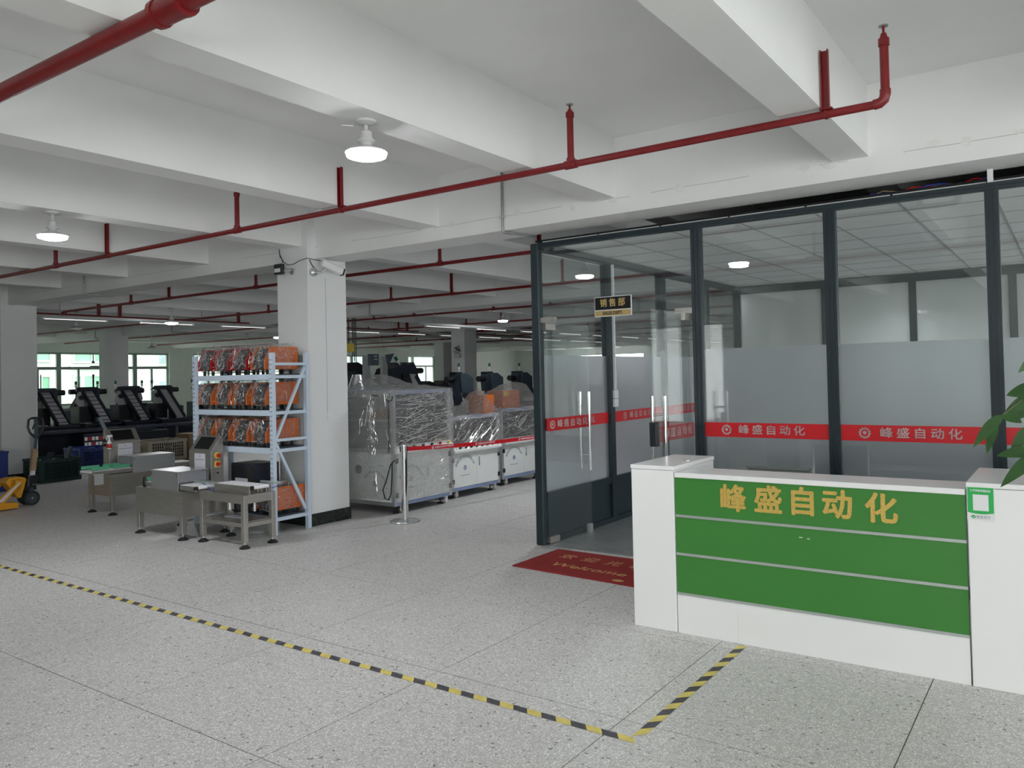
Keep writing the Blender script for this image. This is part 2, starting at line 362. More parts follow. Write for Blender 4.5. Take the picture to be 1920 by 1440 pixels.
# ------------------------------------------------------------------ the hall: floor
floor = MB().b(XW-0.3, XE+0.3, YS-0.3, YN+0.3, -0.2, -0.006).build('floor', JOINT)
tag(floor, 'speckled grey terrazzo floor laid in large square slabs', 'floor', kind='structure')
GX, GY, SX, SY = -0.655, 2.215, 1.147, 1.190
tm = None
cand = []
for i in range(-7, 27):
    for j in range(-7, 35):
        x1 = GX - SX*i; x0 = x1-SX; y0 = GY + SY*j; y1 = y0+SY
        if x0 > XE or x1 < XW or y0 > YN or y1 < YS: continue
        cx, cy = (x0+x1)/2, (y0+y1)/2; d = Vector((cx, cy, -CAM_H)); c = Vector((d.dot(_r2), d.dot(_u2), d.dot(_fw)))
        vis = c.z > 0.3 and abs(c.x/c.z) < 0.9 and -0.95 < c.y/c.z < 0.1
        cand.append((0 if vis else 1, d.length, cx, cy))
cand.sort()
rest = MB()
for k, (nv, d, cx, cy) in enumerate(cand):
    g = 0.0028
    if k < 296:
        if tm is None:
            o = MB().b(cx-SX/2+g, cx+SX/2-g, cy-SY/2+g, cy+SY/2-g, -0.006, 0).build('floor_slab', TERR, floor); tm = o; base = (cx, cy)
        else:
            o = tm.copy(); COL.objects.link(o); o.parent = floor; o.location = (cx-base[0], cy-base[1], 0)
    else:
        rest.b(cx-SX/2+g, cx+SX/2-g, cy-SY/2+g, cy+SY/2-g, -0.006, 0)
tag(rest.build('floor_slabs_far', TERR, floor), kind='stuff')

# ceiling with beams
ceil = MB().b(XW-0.3, XE+0.3, YS-0.3, YN+0.3, CEIL, CEIL+0.2).build('ceiling', WHITE)
tag(ceil, 'white concrete ceiling slab carried by a grid of deep painted beams', 'ceiling', kind='structure')
MAINY = [-0.11+6.2*k for k in range(8)]; MAINY = [y for y in MAINY if y < YN-1]
COLX = [-7.0-7.7*k for k in range(3)] + [0.72+0.0]
SECX = [4.7, 2.7, 0.72, -1.275, -3.30, -5.285, -7.225] + [-7.225-1.925*k for k in range(1, 12)]
for y in MAINY: MB().b(XW, XE, y, y+0.41, ZMAIN, CEIL).build('main_beam', WHITE, ceil)
edges = [YS]
for y in MAINY: edges += [y, y+0.41]
edges += [YN]
for x in SECX:
    if x < XW+0.5: continue
    for a, b in zip(edges[::2], edges[1::2]):
        MB().b(x-0.123, x+0.123, a, b, ZSEC, CEIL).build('cross_beam', WHITE, ceil)
# hairline along the near face of the first main beam and plaster patches
fy = MAINY[1]
cr = MB(); x = -14.0; zc = ZSEC-0.004
pts = []
while x < 2.0:
    pts.append((x, fy-0.001, zc + random.uniform(-0.006, 0.006))); x += random.uniform(0.12, 0.3)
for p, q in zip(pts, pts[1:]):
    if random.random() < 0.8: cr.bar(p, q, 0.002, 0.003)
cr.build('plaster_crack', CRACK_SHADE, ceil)
for x in (-1.6, -1.42, -1.2, -0.75, -0.55, -0.25, -2.3, -2.6, -3.2, -3.6, -4.2, -5.0):
    n = 9; w = random.uniform(0.03, 0.07); h = random.uniform(0.02, 0.05); zz = zc + random.uniform(-0.03, 0.03)
    MB().prism([(x + w*random.uniform(.6, 1.1)*math.cos(2*math.pi*k/n), zz + h*random.uniform(.6, 1.1)*math.sin(2*math.pi*k/n)) for k in range(n)], fy-0.002, fy, 'y').build('plaster_patch', PATCH, ceil)

# outer walls with openings
def wall(name, label, axis, pos, thick, lo, hi, wins, sill, head, m=WALLP):
    mb = MB(); cur = lo
    def B(a, b, z0, z1):
        if b-a < 1e-4: return
        if axis == 'x': mb.b(pos, pos+thick, a, b, z0, z1)
        else: mb.b(a, b, pos, pos+thick, z0, z1)
    for a, b in sorted(wins):
        B(cur, a, -0.006, CEIL)
        if sill > 0: B(a, b, -0.006, sill)
        B(a, b, head, CEIL); cur = b
    B(cur, hi, -0.006, CEIL)
    return tag(mb.build(name, m), label, 'wall', kind='structure')
wall('wall_west', 'far end wall painted pale green white with wide windows', 'x', XW, -0.24, YS, YN, WEST_WINS, SILL, HEAD)
wall('wall_north', 'pale wall with windows closing the hall at the far right', 'y', YN, 0.24, XW, XE, NORTH_WINS, SILL, HEAD)
wall('wall_south', 'wall with tall glazed openings behind the viewpoint', 'y', YS, -0.24, XW, XE, SOUTH_WINS, 0.1, HEAD)
wall('wall_east', 'wall with wide windows right of the viewpoint', 'x', XE, 0.24, YS, YN, EAST_WINS, SILL, HEAD)
# west windows: frame bars as parts
wn = 1
def west_window(a, b, mulls, thin):
    global wn
    o = thing('window_%d' % wn, 'wide aluminium window in the far end wall, bay %d from the left' % wn, 'window', (XW, (a+b)/2, SILL), kind='structure'); wn += 1
    fr = MB(); w = 0.07; x0, x1 = XW-0.16, XW-0.08
    fr.b(x0, x1, a, a+w, SILL, HEAD).b(x0, x1, b-w, b, SILL, HEAD).b(x0, x1, a+w, b-w, SILL, SILL+w).b(x0, x1, a+w, b-w, HEAD-w, HEAD)
    fr.build('window_frame', WFRAME, o)
    MB().b(x0, x1, a+w, b-w, 2.17, 2.27).build('transom', WFRAME, o)
    for y in mulls: MB().b(x0-0.005, x1+0.005, y-0.08, y+0.08, SILL+w, HEAD-w).build('mullion', WFRAME, o)
    for y in thin: MB().b(x0, x1, y-0.035, y+0.035, SILL+w, 2.17).build('sash_bar', WFRAME, o)
    ys = sorted([a+w] + list(mulls) + [b-w])
    for y0, y1 in zip(ys, ys[1:]):
        MB().b(XW-0.125, XW-0.119, y0, y1, 2.27, HEAD-w).build('glass_pane', WGLASS, o)
        MB().b(XW-0.125, XW-0.119, y0, y1, SILL+w, 2.17).build('glass_pane', WGLASS, o)
for (a, b), mu, th in zip(WEST_WINS, ([-1.2, 1.8], [8.9], [14.16, 17.04], [21.0, 22.6], [26.9, 28.55], [33.15]), ([], [7.9], [13.44, 14.87, 15.9, 17.74], [20.3, 21.8], [27.7], [34.25])):
    west_window(a, b, mu, th)
for (a, b), side in [(w, 's') for w in SOUTH_WINS] + [(w, 'e') for w in EAST_WINS] + [(w, 'n') for w in NORTH_WINS]:
    ew = side == 'e'; yw = YS-0.14 if side == 's' else YN+0.08
    o = thing('window_%d' % wn, 'aluminium framed glazing outside the view, bay %d' % wn, 'window', (XE if ew else (a+b)/2, (a+b)/2 if ew else yw, 0.1 if side == 's' else SILL), kind='structure'); wn += 1
    z0 = 0.1 if side == 's' else SILL; w = 0.06; mb = MB()
    def B(p, q, z_0, z_1):
        (mb.b(XE+0.08, XE+0.14, p, q, z_0, z_1) if ew else mb.b(p, q, yw, yw+0.06, z_0, z_1))
    B(a, a+w, z0, HEAD); B(b-w, b, z0, HEAD); B((a+b)/2-w/2, (a+b)/2+w/2, z0+w, HEAD-w); B(a+w, b-w, z0, z0+w); B(a+w, b-w, HEAD-w, HEAD)
    mb.build('window_frame', WFRAME, o)

# columns
def column(x1, y0, label, dx=0.53, dy=0.575, skirt=True):
    o = MB().b(x1-dx, x1, y0, y0+dy, 0, CEIL).build('column', COLP, bevel=0.006); tag(o, label, 'column', kind='structure')
    if skirt: MB().b(x1-dx-0.012, x1+0.012, y0-0.012, y0+dy+0.012, 0, 0.138).build('baseboard', MARBLE, o)
    return o
CY = [MAINY[k]-0.115 for k in range(len(MAINY))]
col1 = column(-7.0, CY[1], 'white square column with camera and light switch beside the storage rack')
column(-14.72, CY[1], 'white square column at the left edge behind the pallet truck')
column(-14.72, CY[2], 'white square column half hidden behind the camera column')
column(-22.4, CY[2]-0.3, 'white square column standing between the far left windows')
column(-14.72, CY[3]+0.05, 'white square column with cable bundle above the dark machines', dx=0.5)
column(-22.4, CY[4]+2.0, 'white square column beside the small far right window')
column(-22.4, CY[1], 'white square column hidden behind the left edge column')
column(-22.4, CY[3], 'white square column far behind the storage rack')

# ------------------------------------------------------------------ outdoors beyond the west windows
MB().b(-140, XW-0.4, -60, 120, -4.4, -4.2).build('ground_outside', GROUND)
tag(bpy.data.objects['ground_outside'], 'pale ground outside beyond the windows', 'ground', kind='structure')
XB = -46.0
bl = thing('apartment_building', 'white rendered building with green glazed windows outside the far left windows', 'building', (XB, 22, -4.2))
MB().b(XB-8, XB, -25, 27.5, -4.2, 21).build('facade', BWALL, bl)
for (px0, py0, px1, py1) in ((68, 663, 92, 675), (139, 664, 172, 677), (174, 664, 186, 677), (140, 706, 150, 760), (157, 706, 172, 758), (175, 706, 188, 758), (78, 707, 92, 760), (62, 707, 72, 760), (228, 664, 236, 680), (231, 706, 239, 742)):
    A = on_x(px0, py0, XB); Bq = on_x(px1, py1, XB); y0, y1, z1, z0 = A.y, Bq.y, A.z, Bq.z
    w = MB().b(XB, XB+0.10, y0-.12, y1+.12, z1, z1+.12).b(XB, XB+0.10, y0-.12, y1+.12, z0-.12, z0).b(XB, XB+0.10, y0-.12, y0, z0, z1).b(XB, XB+0.10, y1, y1+.12, z0, z1).build('window', BWALL, bl)
    MB().b(XB, XB+0.03, y0, y1, z0, z1).build('pane', BGLASS, w)
    MB().b(XB, XB+0.25, y0-.3, y1+.3, z0-.42, z0-.28).build('window_ledge', BWALL, bl)
b2 = thing('office_building', 'pale grey block with rows of bluish windows outside the middle windows', 'building', (-52, 44, -4.2))
MB().b(-60, -52, 27.8, 75, -4.2, 24).build('facade', BWALL, b2)
for yy in [28.6+2.3*k for k in range(15)]:
    for zz in (-2.6, 0.2, 2.9, 5.8):
        w = MB().b(-52, -51.93, yy, yy+1.9, zz+1.45, zz+1.53).b(-52, -51.93, yy, yy+1.9, zz-.08, zz).b(-52, -51.93, yy+.9, yy+1.0, zz, zz+1.45).build('window', WFRAME, b2)
        MB().b(-52, -51.97, yy, yy+1.9, zz, zz+1.45).build('pane', BGLASS2, w)

# ------------------------------------------------------------------ glass office
YP, XL, YB = 6.447, -4.23, 12.04      # front plane, left side plane, back plane
XR = XE
ZG, ZT = 2.865, 2.912                 # glass head, rail top
FT, STR0, STR1 = 1.83, 1.092, 1.212   # film top, red stripe
def gear_letters(parent, name, gx, g_r, x0, x1, size, plane, xdir):
    pass
wf = thing('wall_office_front', 'dark framed glass office front with frosted film and red lettered stripe', 'partition', (0, YP, 0), kind='structure')
posts = [(-2.65, -2.565), (-1.563, -1.476), (-0.482, -0.398), (0.62, 0.705), (1.72, 1.80), (2.82, 2.90), (3.92, 4.0), (5.02, 5.10), (XR-0.085, XR)]
MB().b(XL-0.06, XL+0.03, YP-0.03, YP+0.05, 0, ZT).build('corner_post', FRAME, wf, bevel=0.012)
for a, b in posts:
    mb = MB().b(a, b, YP-0.02, YP+0.05, 0, ZG)
    mb.b(a+0.022, a+0.03, YP-0.028, YP-0.02, 0, ZG).b(b-0.03, b-0.022, YP-0.028, YP-0.02, 0, ZG)
    mb.build('post', FRAME, wf)
MB().b(XL+0.03, XR, YP-0.025, YP+0.05, ZG, ZT).b(XL+0.03, XR, YP-0.032, YP-0.025, ZG+0.018, ZG+0.028).build('top_rail', FRAME, wf)
MB().b(-2.565, XR, YP-0.02, YP+0.05, 0, 0.09).build('bottom_rail', FRAME, wf)
prev = posts[0][1]
def stripe(parent, p0, p1, normal):
    """red lettered stripe between two floor points p0->p1 (reading direction), on the side of normal"""
    p0 = Vector(p0); p1 = Vector(p1); d = (p1-p0).normalized(); n = Vector(normal)*0.006; L = (p1-p0).length
    a = p0+n; b = p1+n
    mb = MB().poly([(a.x, a.y, STR0), (b.x, b.y, STR0), (b.x, b.y, STR1), (a.x, a.y, STR1)])
    s = mb.build('red_stripe', REDFILM, parent)
    return s, d, n, L
def stripe_text(s, a, d, n, gpos, t0, t1, msg='峰盛自动化', size=0.082):
    up = Vector((0, 0, 1)); zc = (STR0+STR1)/2
    m = Vector((n.x, n.y, 0)).normalized()*0.0015
    c = Vector((a[0], a[1], 0)) + n + m
    if gpos is not None:
        g = gear(MB(), (c.x + d.x*gpos, c.y + d.y*gpos, zc), d, up, 0.044, 0.0); g.build('cog_logo', FILMLET, s)
    k = len(msg)
    for i, ch in enumerate(msg):
        t = t0 + (t1-t0)*(i+0.5)/k
        lettering('stripe_letter', ch, size, FILMLET, s, (c.x + d.x*t, c.y + d.y*t, zc), d, up, 0.0002, 0.0, squeeze=1.12, bold=0.0012)
for idx, (a, b) in enumerate(posts[1:]):
    x0, x1 = prev, a; prev = b
    g = MB().b(x0, x1, YP+0.004, YP+0.014, 0.09, ZG).build('glass_pane', GLASS, wf)
    MB().poly([(x0, YP+0.016, 0.09), (x1, YP+0.016, 0.09), (x1, YP+0.016, FT), (x0, YP+0.016, FT)]).build('frosted_film', FROST, g)
    if idx < 5:
        s, d, n, L = stripe(g, (x0, YP+0.004, 0), (x1, YP+0.004, 0), (0, -1, 0))
        if idx == 0: stripe_text(s, (x0, YP+0.004), d, n, -2.379-x0, -2.29-x0, -1.735-x0)
        elif idx == 1: stripe_text(s, (x0, YP+0.004), d, n, -1.308-x0, -1.215-x0, -0.65-x0)
        elif idx == 2: stripe_text(s, (x0, YP+0.004), d, n, 0.19, 0.28, 0.85)
# transom over the door
ZD = 2.135
tg = MB().b(XL+0.03, -2.65, YP+0.004, YP+0.014, ZD+0.02, ZG).build('glass_pane', GLASS, wf)
for x0, x1 in ((XL+0.03, XL+0.19), (-2.81, -2.65)):
    MB().b(x0, x1, YP-0.012, YP+0.03, ZD+0.005, ZD+0.055).build('patch_fitting', STEEL, wf)
# office sign on the transom glass
sg = thing('office_sign', 'black and gold office sign reading sales dept on the door transom', 'sign', (-3.413, YP-0.012, 2.16))
MB().b(-3.60, -3.226, YP-0.008, YP+0.003, 2.16, 2.342).build('sign_edge', WPLAST, sg)
MB().b(-3.594, -3.232, YP-0.0105, YP-0.008, 2.222, 2.336).build('upper_panel', SIGNBLK, sg)
MB().b(-3.594, -3.232, YP-0.0105, YP-0.008, 2.166, 2.214).build('lower_panel', SIGNGOLD, sg)
for i, ch in enumerate('销售部'):
    lettering('gold_character', ch, 0.078, SIGNGOLD, sg, (-3.505+0.092*i, YP-0.012, 2.279), (1, 0, 0), (0, 0, 1), 0.0008, 0.0, squeeze=0.95, bold=0.0016)
lettering('black_lettering', 'SALES DEPT.', 0.04, INK, sg, (-3.413, YP-0.012, 2.188), (1, 0, 0), (0, 0, 1), 0.0005, 0.0008, squeeze=0.95)

# door leaves
def door_leaf(name, label, hinge, free, lock, msg_side):
    h = Vector((*hinge, 0)); f = Vector((*free, 0)); d = (f-h).normalized(); n = Vector((0, 0, 1)).cross(d)
    o = thing(name, label, 'door', (hinge[0], hinge[1], 0), kind='structure')
    MB().bar((h.x+d.x*0.012, h.y+d.y*0.012, (0.02+ZD)/2), (f.x, f.y, (0.02+ZD)/2), 0.012, ZD-0.02).build('glass_leaf', GLASS, o)
    for z0, z1 in ((0.015, 0.075), (ZD-0.06, ZD)):
        MB().bar((h+d*0.01+Vector((0, 0, (z0+z1)/2))), (h+d*0.17+Vector((0, 0, (z0+z1)/2))), 0.034, z1-z0).build('patch_fitting', STEEL, o)
    MB().bar(f-d*0.07+Vector((0, 0, 0.05)), f-d*0.005+Vector((0, 0, 0.05)), 0.034, 0.09).build('floor_lock', STEELL, o)
    hp = f - d*0.085
    for sgn in (1, -1):
        c = hp + n*(0.055*sgn)
        hb = MB().cyl((c.x, c.y, 0.655), (c.x, c.y, 1.455), 0.0155, n=14)
        hb.build('handle_bar', CHROME, o, smooth=True)
        for z in (0.66+0.05, 0.66+0.25): pass
    st = MB()
    for z in (0.81, 1.31): st.cyl(hp+n*0.055+Vector((0, 0, z)), hp-n*0.055+Vector((0, 0, z)), 0.009, n=10)
    st.build('handle_stud', CHROME, o, smooth=True)
    if lock:
        MB().bar(f-d*0.035+Vector((0, 0, 1.16)), f+d*0.025+Vector((0, 0, 1.16)), 0.06, 0.19).build('lock_case', BLK, o, bevel=0.006)
    # stripe on the side facing the viewer
    nn = n if n.dot(Vector((-h.x, -h.y, 0))) > 0 else -n
    a, b = (h+d*0.012, f) if nn.dot(n) < 0 else (f, h+d*0.012)
    if msg_side < 0: a, b = b, a
    s, dd, nv, L = stripe(o, a, b, nn)
    up = Vector((0, 0, 1)); rd = nn.cross(up)*-1
    aa = a if rd.dot(b-a) > 0 else b
    stripe_text(s, (aa.x, aa.y), rd, nv, 0.09, 0.16, 0.70)
    return o
door_leaf('door_1', 'left glass office door swung inwards with long bar handles', (-4.185, 6.47), (-4.13, 7.225), False, 1)
door_leaf('door_2', 'right glass office door swung outwards with black lock case', (-2.665, 6.45), (-2.685, 5.70), True, 1)
MB().b(-4.19, -3.88, 6.33, 6.44, 0.0, 0.003).build('threshold_plate', PALEM)
tag(bpy.data.objects['threshold_plate'], 'small grey metal plate on the floor at the office door pivot', 'plate')

# left side wall of the office
wl = thing('wall_office_left', 'dark framed side partition of the office with solid lower panels', 'partition', (XL, 9.2, 0), kind='structure')
sideposts = [7.84, 9.26, 10.72, YB]
MB().b(XL-0.05, XL+0.05, YP+0.05, YB+0.05, ZG-0.02, ZT).build('top_rail', FRAME, wl)
MB().b(XL-0.04, XL+0.04, YP+0.05, YB, 0.43, 0.50).build('mid_rail', FRAME, wl)
MB().b(XL-0.045, XL+0.045, YP+0.05, YB, 0, 0.06).build('bottom_rail', FRAME, wl)
py = YP+0.05
for y in sideposts:
    MB().b(XL-0.05, XL+0.05, y-0.05, y+0.05, 0.06, ZG-0.02).build('post', FRAME, wl)
    MB().b(XL-0.015, XL+0.015, py, y-0.05, 0.06, 0.43).build('lower_panel', FRAME, wl)
    g = MB().b(XL-0.005, XL+0.005, py, y-0.05, 0.50, ZG-0.02).build('glass_pane', GLASS, wl)
    MB().poly([(XL+0.008, py, 0.5), (XL+0.008, y-0.05, 0.5), (XL+0.008, y-0.05, FT), (XL+0.008, py, FT)]).build('frosted_film', FROST, g)
    s, d, n, L = stripe(g, (XL+0.008, py, 0), (XL+0.008, y-0.05, 0), (1, 0, 0))
    stripe_text(s, (XL+0.008, py), d, n, 0.3, 0.4, 1.0)
    py = y+0.05
# back wall of the office
wb = thing('wall_office_back', 'frosted glass back partition of the office in dark frames', 'partition', (0, YB, 0), kind='structure')
MB().b(XL+0.05, XR, YB-0.04, YB+0.05, 2.80, ZT).build('top_rail', FRAME, wb)
MB().b(XL+0.05, XR, YB-0.04, YB+0.05, 0, 0.1).build('bottom_rail', FRAME, wb)
MB().b(XL+0.05, XR, YB-0.025, YB+0.035, 0.43, 0.50).build('mid_rail', FRAME, wb)
bx = [XL+0.05, -2.93, -1.78, -0.62, 0.55, 1.72, 2.9, 4.1, 5.3, XR]
for k, x in enumerate(bx[1:]):
    MB().b(x-0.045, x+0.045, YB-0.03, YB+0.04, 0.1, 2.80).build('post', FRAME, wb)
    x0 = bx[k] + (0 if k == 0 else 0.045)
    MB().b(x0, x-0.045, YB, YB+0.01, 0.50, 2.80).build('frosted_pane', FROST2, wb)
    MB().b(x0, x-0.045, YB-0.01, YB+0.02, 0.1, 0.43).build('lower_panel', FRAME, wb)
# suspended ceiling
oc = thing('ceiling_office', 'suspended ceiling of square tiles in a grid inside the office', 'ceiling', (0, 9.2, 2.9), kind='structure')
ZC = ZT+0.005
t0 = None; tx, ty = 0.625, 0.655; nx = int((XR-XL)/tx)+1; ny = int((YB-YP)/ty)+1
for i in range(nx):
    for j in range(ny):
        x0 = -4.20+tx*i; y0 = YP+0.06+ty*j; x1 = min(x0+tx-0.02, XR); y1 = min(y0+ty-0.02, YB+0.04)
        if x1-x0 < 0.1 or y1-y0 < 0.1: continue
        MB().b(x0, x1, y0, y1, ZC+0.004, ZC+0.02).build('ceiling_tile', CTILE, oc)
MB().b(XL-0.05, XR, YP+0.05, YB+0.05, ZC+0.021, ZC+0.035).build('grid_backing', DARKVOID, oc)
gb = MB()
for i in range(nx+1): gb.b(-4.21+tx*i-0.008, -4.21+tx*i+0.008, YP+0.05, YB+0.04, ZC, ZC+0.003)
for j in range(ny+1):
    if YP+0.05+ty*j < YB: gb.b(XL+0.05, XR, YP+0.05+ty*j-0.008, YP+0.05+ty*j+0.008, ZC+0.0005, ZC+0.0035)
gb.build('grid_bar', TBAR, oc)
for (px_, py_) in ((2.43, 8.42), (2.43, 10.4), (4.93, 9.08)):  # lit panels out of view, added to brighten the office
    lp = thing('added_panel_lamp', 'added square LED panel lamp in the office ceiling, %s' % {8.42: 'nearest the front glass', 10.4: 'nearest the back partition', 9.08: 'nearest the outer wall'}[py_], 'lamp', (px_, py_, ZC-0.012), group='added office ceiling panel lamps')
    MB().b(px_-0.30, px_+0.30, py_-0.31, py_+0.31, ZC-0.012, ZC-0.002).build('panel_frame', WPLAST, lp)
    MB().b(px_-0.285, px_+0.285, py_-0.295, py_+0.295, ZC-0.0135, ZC-0.012).build('diffuser', GLOWP, lp)
    l = bpy.data.lights.new('added_panel_light', 'AREA'); l.shape = 'SQUARE'; l.size = 0.56; l.energy = 32; l.color = (0.97, 0.98, 1.0)
    lo = bpy.data.objects.new('added_panel_light', l); COL.objects.link(lo); lo.parent = lp; lo.location = (0, 0, -0.004)
# plank floor of the office
of = MB().b(XL+0.05, XR, YP+0.0, YB-0.04, 0.0, 0.004).build('floor_office', JOINT); tag(of, 'grey wood plank floor inside the glass office', 'floor', kind='structure')
pw = 0.19
n = 0
for j in range(int((YB-0.04-YP)/pw)+1):
    y0 = YP+pw*j; y1 = min(y0+pw-0.003, YB-0.04); x = XL+0.05 - random.uniform(0, 1.2)
    while x < XR:
        xa, xb = max(x, XL+0.05), min(x+1.45, XR); x += 1.453
        if xb-xa > 0.05 and y1-y0 > 0.02: MB().b(xa, xb, y0, y1, 0.004, 0.009).build('plank', PLANK, of)
# conduit and switch on the side partition
cs = thing('wall_switch', 'white switch plates fed by a thin conduit on the side partition post', 'switch', (XL+0.06, 7.88, 1.3))
MB().b(XL+0.05, XL+0.075, 7.86, 7.885, 1.45, ZG-0.02).build('conduit', WPLAST, cs)
MB().b(XL+0.05, XL+0.08, 7.835, 7.92, 1.36, 1.45).build('switch_plate', WPLAST, cs, bevel=0.004)
MB().b(XL+0.05, XL+0.08, 7.835, 7.92, 1.265, 1.355).build('switch_plate', WPLAST, cs, bevel=0.004)
# dark void above the office front: cable and a white batten
wv = thing('loose_cables', 'coloured cables lying in the dark gap above the office front', 'cable', (-0.8, 6.6, ZT+0.06))
for k, (m, dy) in enumerate(((BLUEH, 0), (KNOBR, 0.02), (BLK, 0.05), (CARD, 0.03))):
    pts = [Vector((-1.25+0.1*i, 6.56+dy+0.03*math.sin(i*1.3+k), ZT+0.05+0.02*math.sin(i*1.7+k*2))) for i in range(9)]
    MB().tube(pts, 0.005, 6).build('cable', m, wv)
MB().b(-0.46, -0.425, YP-0.01, YP+0.03, ZT, ZMAIN+0.06).build('white_batten', WPLAST); tag(bpy.data.objects['white_batten'], 'short white upright batten above the office frame', 'batten')
# office chair behind the desk
def make_chair():
    ch = thing('office_chair', 'grey mesh office chair with chrome frame behind the reception desk', 'chair', (-1.695, 5.72, 0))
    x, y = -1.695, 5.72
    bk = MB().b(x-0.215, x+0.215, y-0.155, y-0.145, 0.54, 0.965).build('backrest', MESHG, ch)
    for s in (-1, 1):
        MB().tube([(x+s*0.225, y-0.15, 0.985), (x+s*0.225, y-0.15, 0.56), (x+s*0.225, y-0.09, 0.47), (x+s*0.225, y+0.33, 0.47)], 0.011, 10).build('side_rail', CHROME, ch, smooth=True)
        MB().tube([(x+s*0.24, y-0.14, 0.72), (x+s*0.27, y-0.05, 0.68), (x+s*0.27, y+0.2, 0.67), (x+s*0.25, y+0.26, 0.48)], 0.011, 8).build('armrest', CHROME, ch, smooth=True)
    MB().b(x-0.215, x+0.215, y-0.08, y+0.34, 0.462, 0.475).build('seat', MESHG, ch, bevel=0.004)
    MB().b(x-0.215, x+0.215, y-0.165, y-0.14, 0.955, 0.972).build('top_bar', MESHG, ch)
    MB().cyl((x, y+0.12, 0.12), (x, y+0.12, 0.455), 0.025).build('gas_lift', CHROME, ch, smooth=True)
    for k in range(5):
        a = 2*math.pi*k/5; ex, ey = x+0.27*math.cos(a), y+0.12+0.27*math.sin(a)
        MB().bar((x, y+0.12, 0.115), (ex, ey, 0.075), 0.03, 0.025).build('base_arm', CHROME, ch)
        MB().cyl((ex, ey-0.02, 0.03), (ex, ey+0.02, 0.03), 0.03).build('caster', RUB, ch, smooth=True)
make_chair()

# ------------------------------------------------------------------ reception desk
YD = 4.709
dk = thing('reception_desk', 'white reception desk with green front panels and gold characters', 'desk', (-1.2, 5.0, 0))
for x0, x1 in ((-2.395, -2.092), (-0.478, 0.35)):
    pl = MB().b(x0+0.004, x1-0.004, YD+0.002, 5.40, 0, 1.016).build('pillar', LAM, dk, bevel=0.004)
    MB().b(x0, x1, YD, 5.405, 1.018, 1.045).build('pillar_top', LAM, pl, bevel=0.004)
x0, x1 = -2.09, -0.482
for z0, z1 in ((0.256, 0.489), (0.505, 0.728), (0.744, 0.976)):
    MB().b(x0, x1, YD+0.012, YD+0.03, z0, z1).build('green_panel', GREEN, dk)
for z in (0.248, 0.497, 0.736): MB().b(x0, x1, YD+0.006, YD+0.03, z-0.008, z+0.008).build('metal_strip', SILVER, dk)
MB().b(x0, x1, YD+0.01, YD+0.03, 0.0, 0.240).build('plinth', LAM, dk)
MB().b(-1.7045, -1.7035, YD+0.0095, YD+0.01, 0.004, 0.238).build('plinth_joint', SILVER, dk)
MB().b(x0, x1, YD+0.002, 5.02, 0.977, 1.008).build('counter_top', LAM, dk, bevel=0.004)
MB().b(x0, x1, YD+0.03, YD+0.05, 0.0, 0.976).build('backing_board', LAM, dk)
MB().b(x0, x1, 4.96, 5.38, 0.72, 0.75).build('work_top', LAM, dk)
chars = ((-1.716, 0.859, 0.163), (-1.503, 0.866, 0.160), (-1.306, 0.870, 0.140), (-1.115, 0.869, 0.155), (-0.886, 0.864, 0.178))
for ch, (cx, cz, w) in zip('峰盛自动化', chars):
    lettering('gold_character', ch, 0.170, GOLD, dk, (cx, YD+0.0105, cz), (1, 0, 0), (0, 0, 1), 0.0018, 0.0, squeeze=1.0, bold=0.0048)
sc = MB().b(-1.33, -1.31, YD+0.0108, YD+0.0118, 0.672, 0.676).b(-1.285, -1.268, YD+0.0108, YD+0.0118, 0.668, 0.672).build('paint_scratch', LAM, dk)
MB().cyl((-2.15, 5.06, 1.045), (-2.15, 5.06, 1.05), 0.022).build('cable_grommet', STEELL, dk)
# payment sticker
ps = thing('payment_sticker', 'green and white payment sticker on the right desk pillar', 'sticker', (-0.41, YD-0.004, 0.86))
MB().b(-0.474, -0.352, YD-0.003, YD-0.001, 0.856, 1.024).build('white_card', WPLAST, ps)
MB().prism([(-0.471, 0.893)] + [(-0.471+0.116*k/8, 0.893-0.007*math.sin(math.pi*k/8)) for k in range(1, 8)] + [(-0.355, 0.893), (-0.355, 1.021), (-0.471, 1.021)], YD-0.004, YD-0.003, 'y').build('green_field', PAYG, ps)
MB().b(-0.447, -0.378, YD-0.005, YD-0.004, 0.903, 0.985).build('white_square', WPLAST, ps, bevel=0.0004)
lettering('white_lettering', '推荐使用微信支付', 0.0125, WPLAST, ps, (-0.413, YD-0.0045, 1.004), (1, 0, 0), (0, 0, 1), 0.0004, 0.0004, squeeze=0.9)
lettering('grey_lettering', '微信支付', 0.0175, INKG, ps, (-0.402, YD-0.0035, 0.870), (1, 0, 0), (0, 0, 1), 0.0004, 0.0002, squeeze=0.9)
ic = MB().prism([(-0.446+0.011*math.cos(2*math.pi*k/14), 0.871+0.0085*math.sin(2*math.pi*k/14)) for k in range(14)], YD-0.004, YD-0.003, 'y').build('tick_bubble', PAYG, ps)
MB().bar((-0.452, YD-0.0045, 0.871), (-0.447, YD-0.0045, 0.867), 0.001, 0.002).bar((-0.447, YD-0.0045, 0.867), (-0.438, YD-0.0045, 0.874), 0.001, 0.002).build('tick', WPLAST, ic)

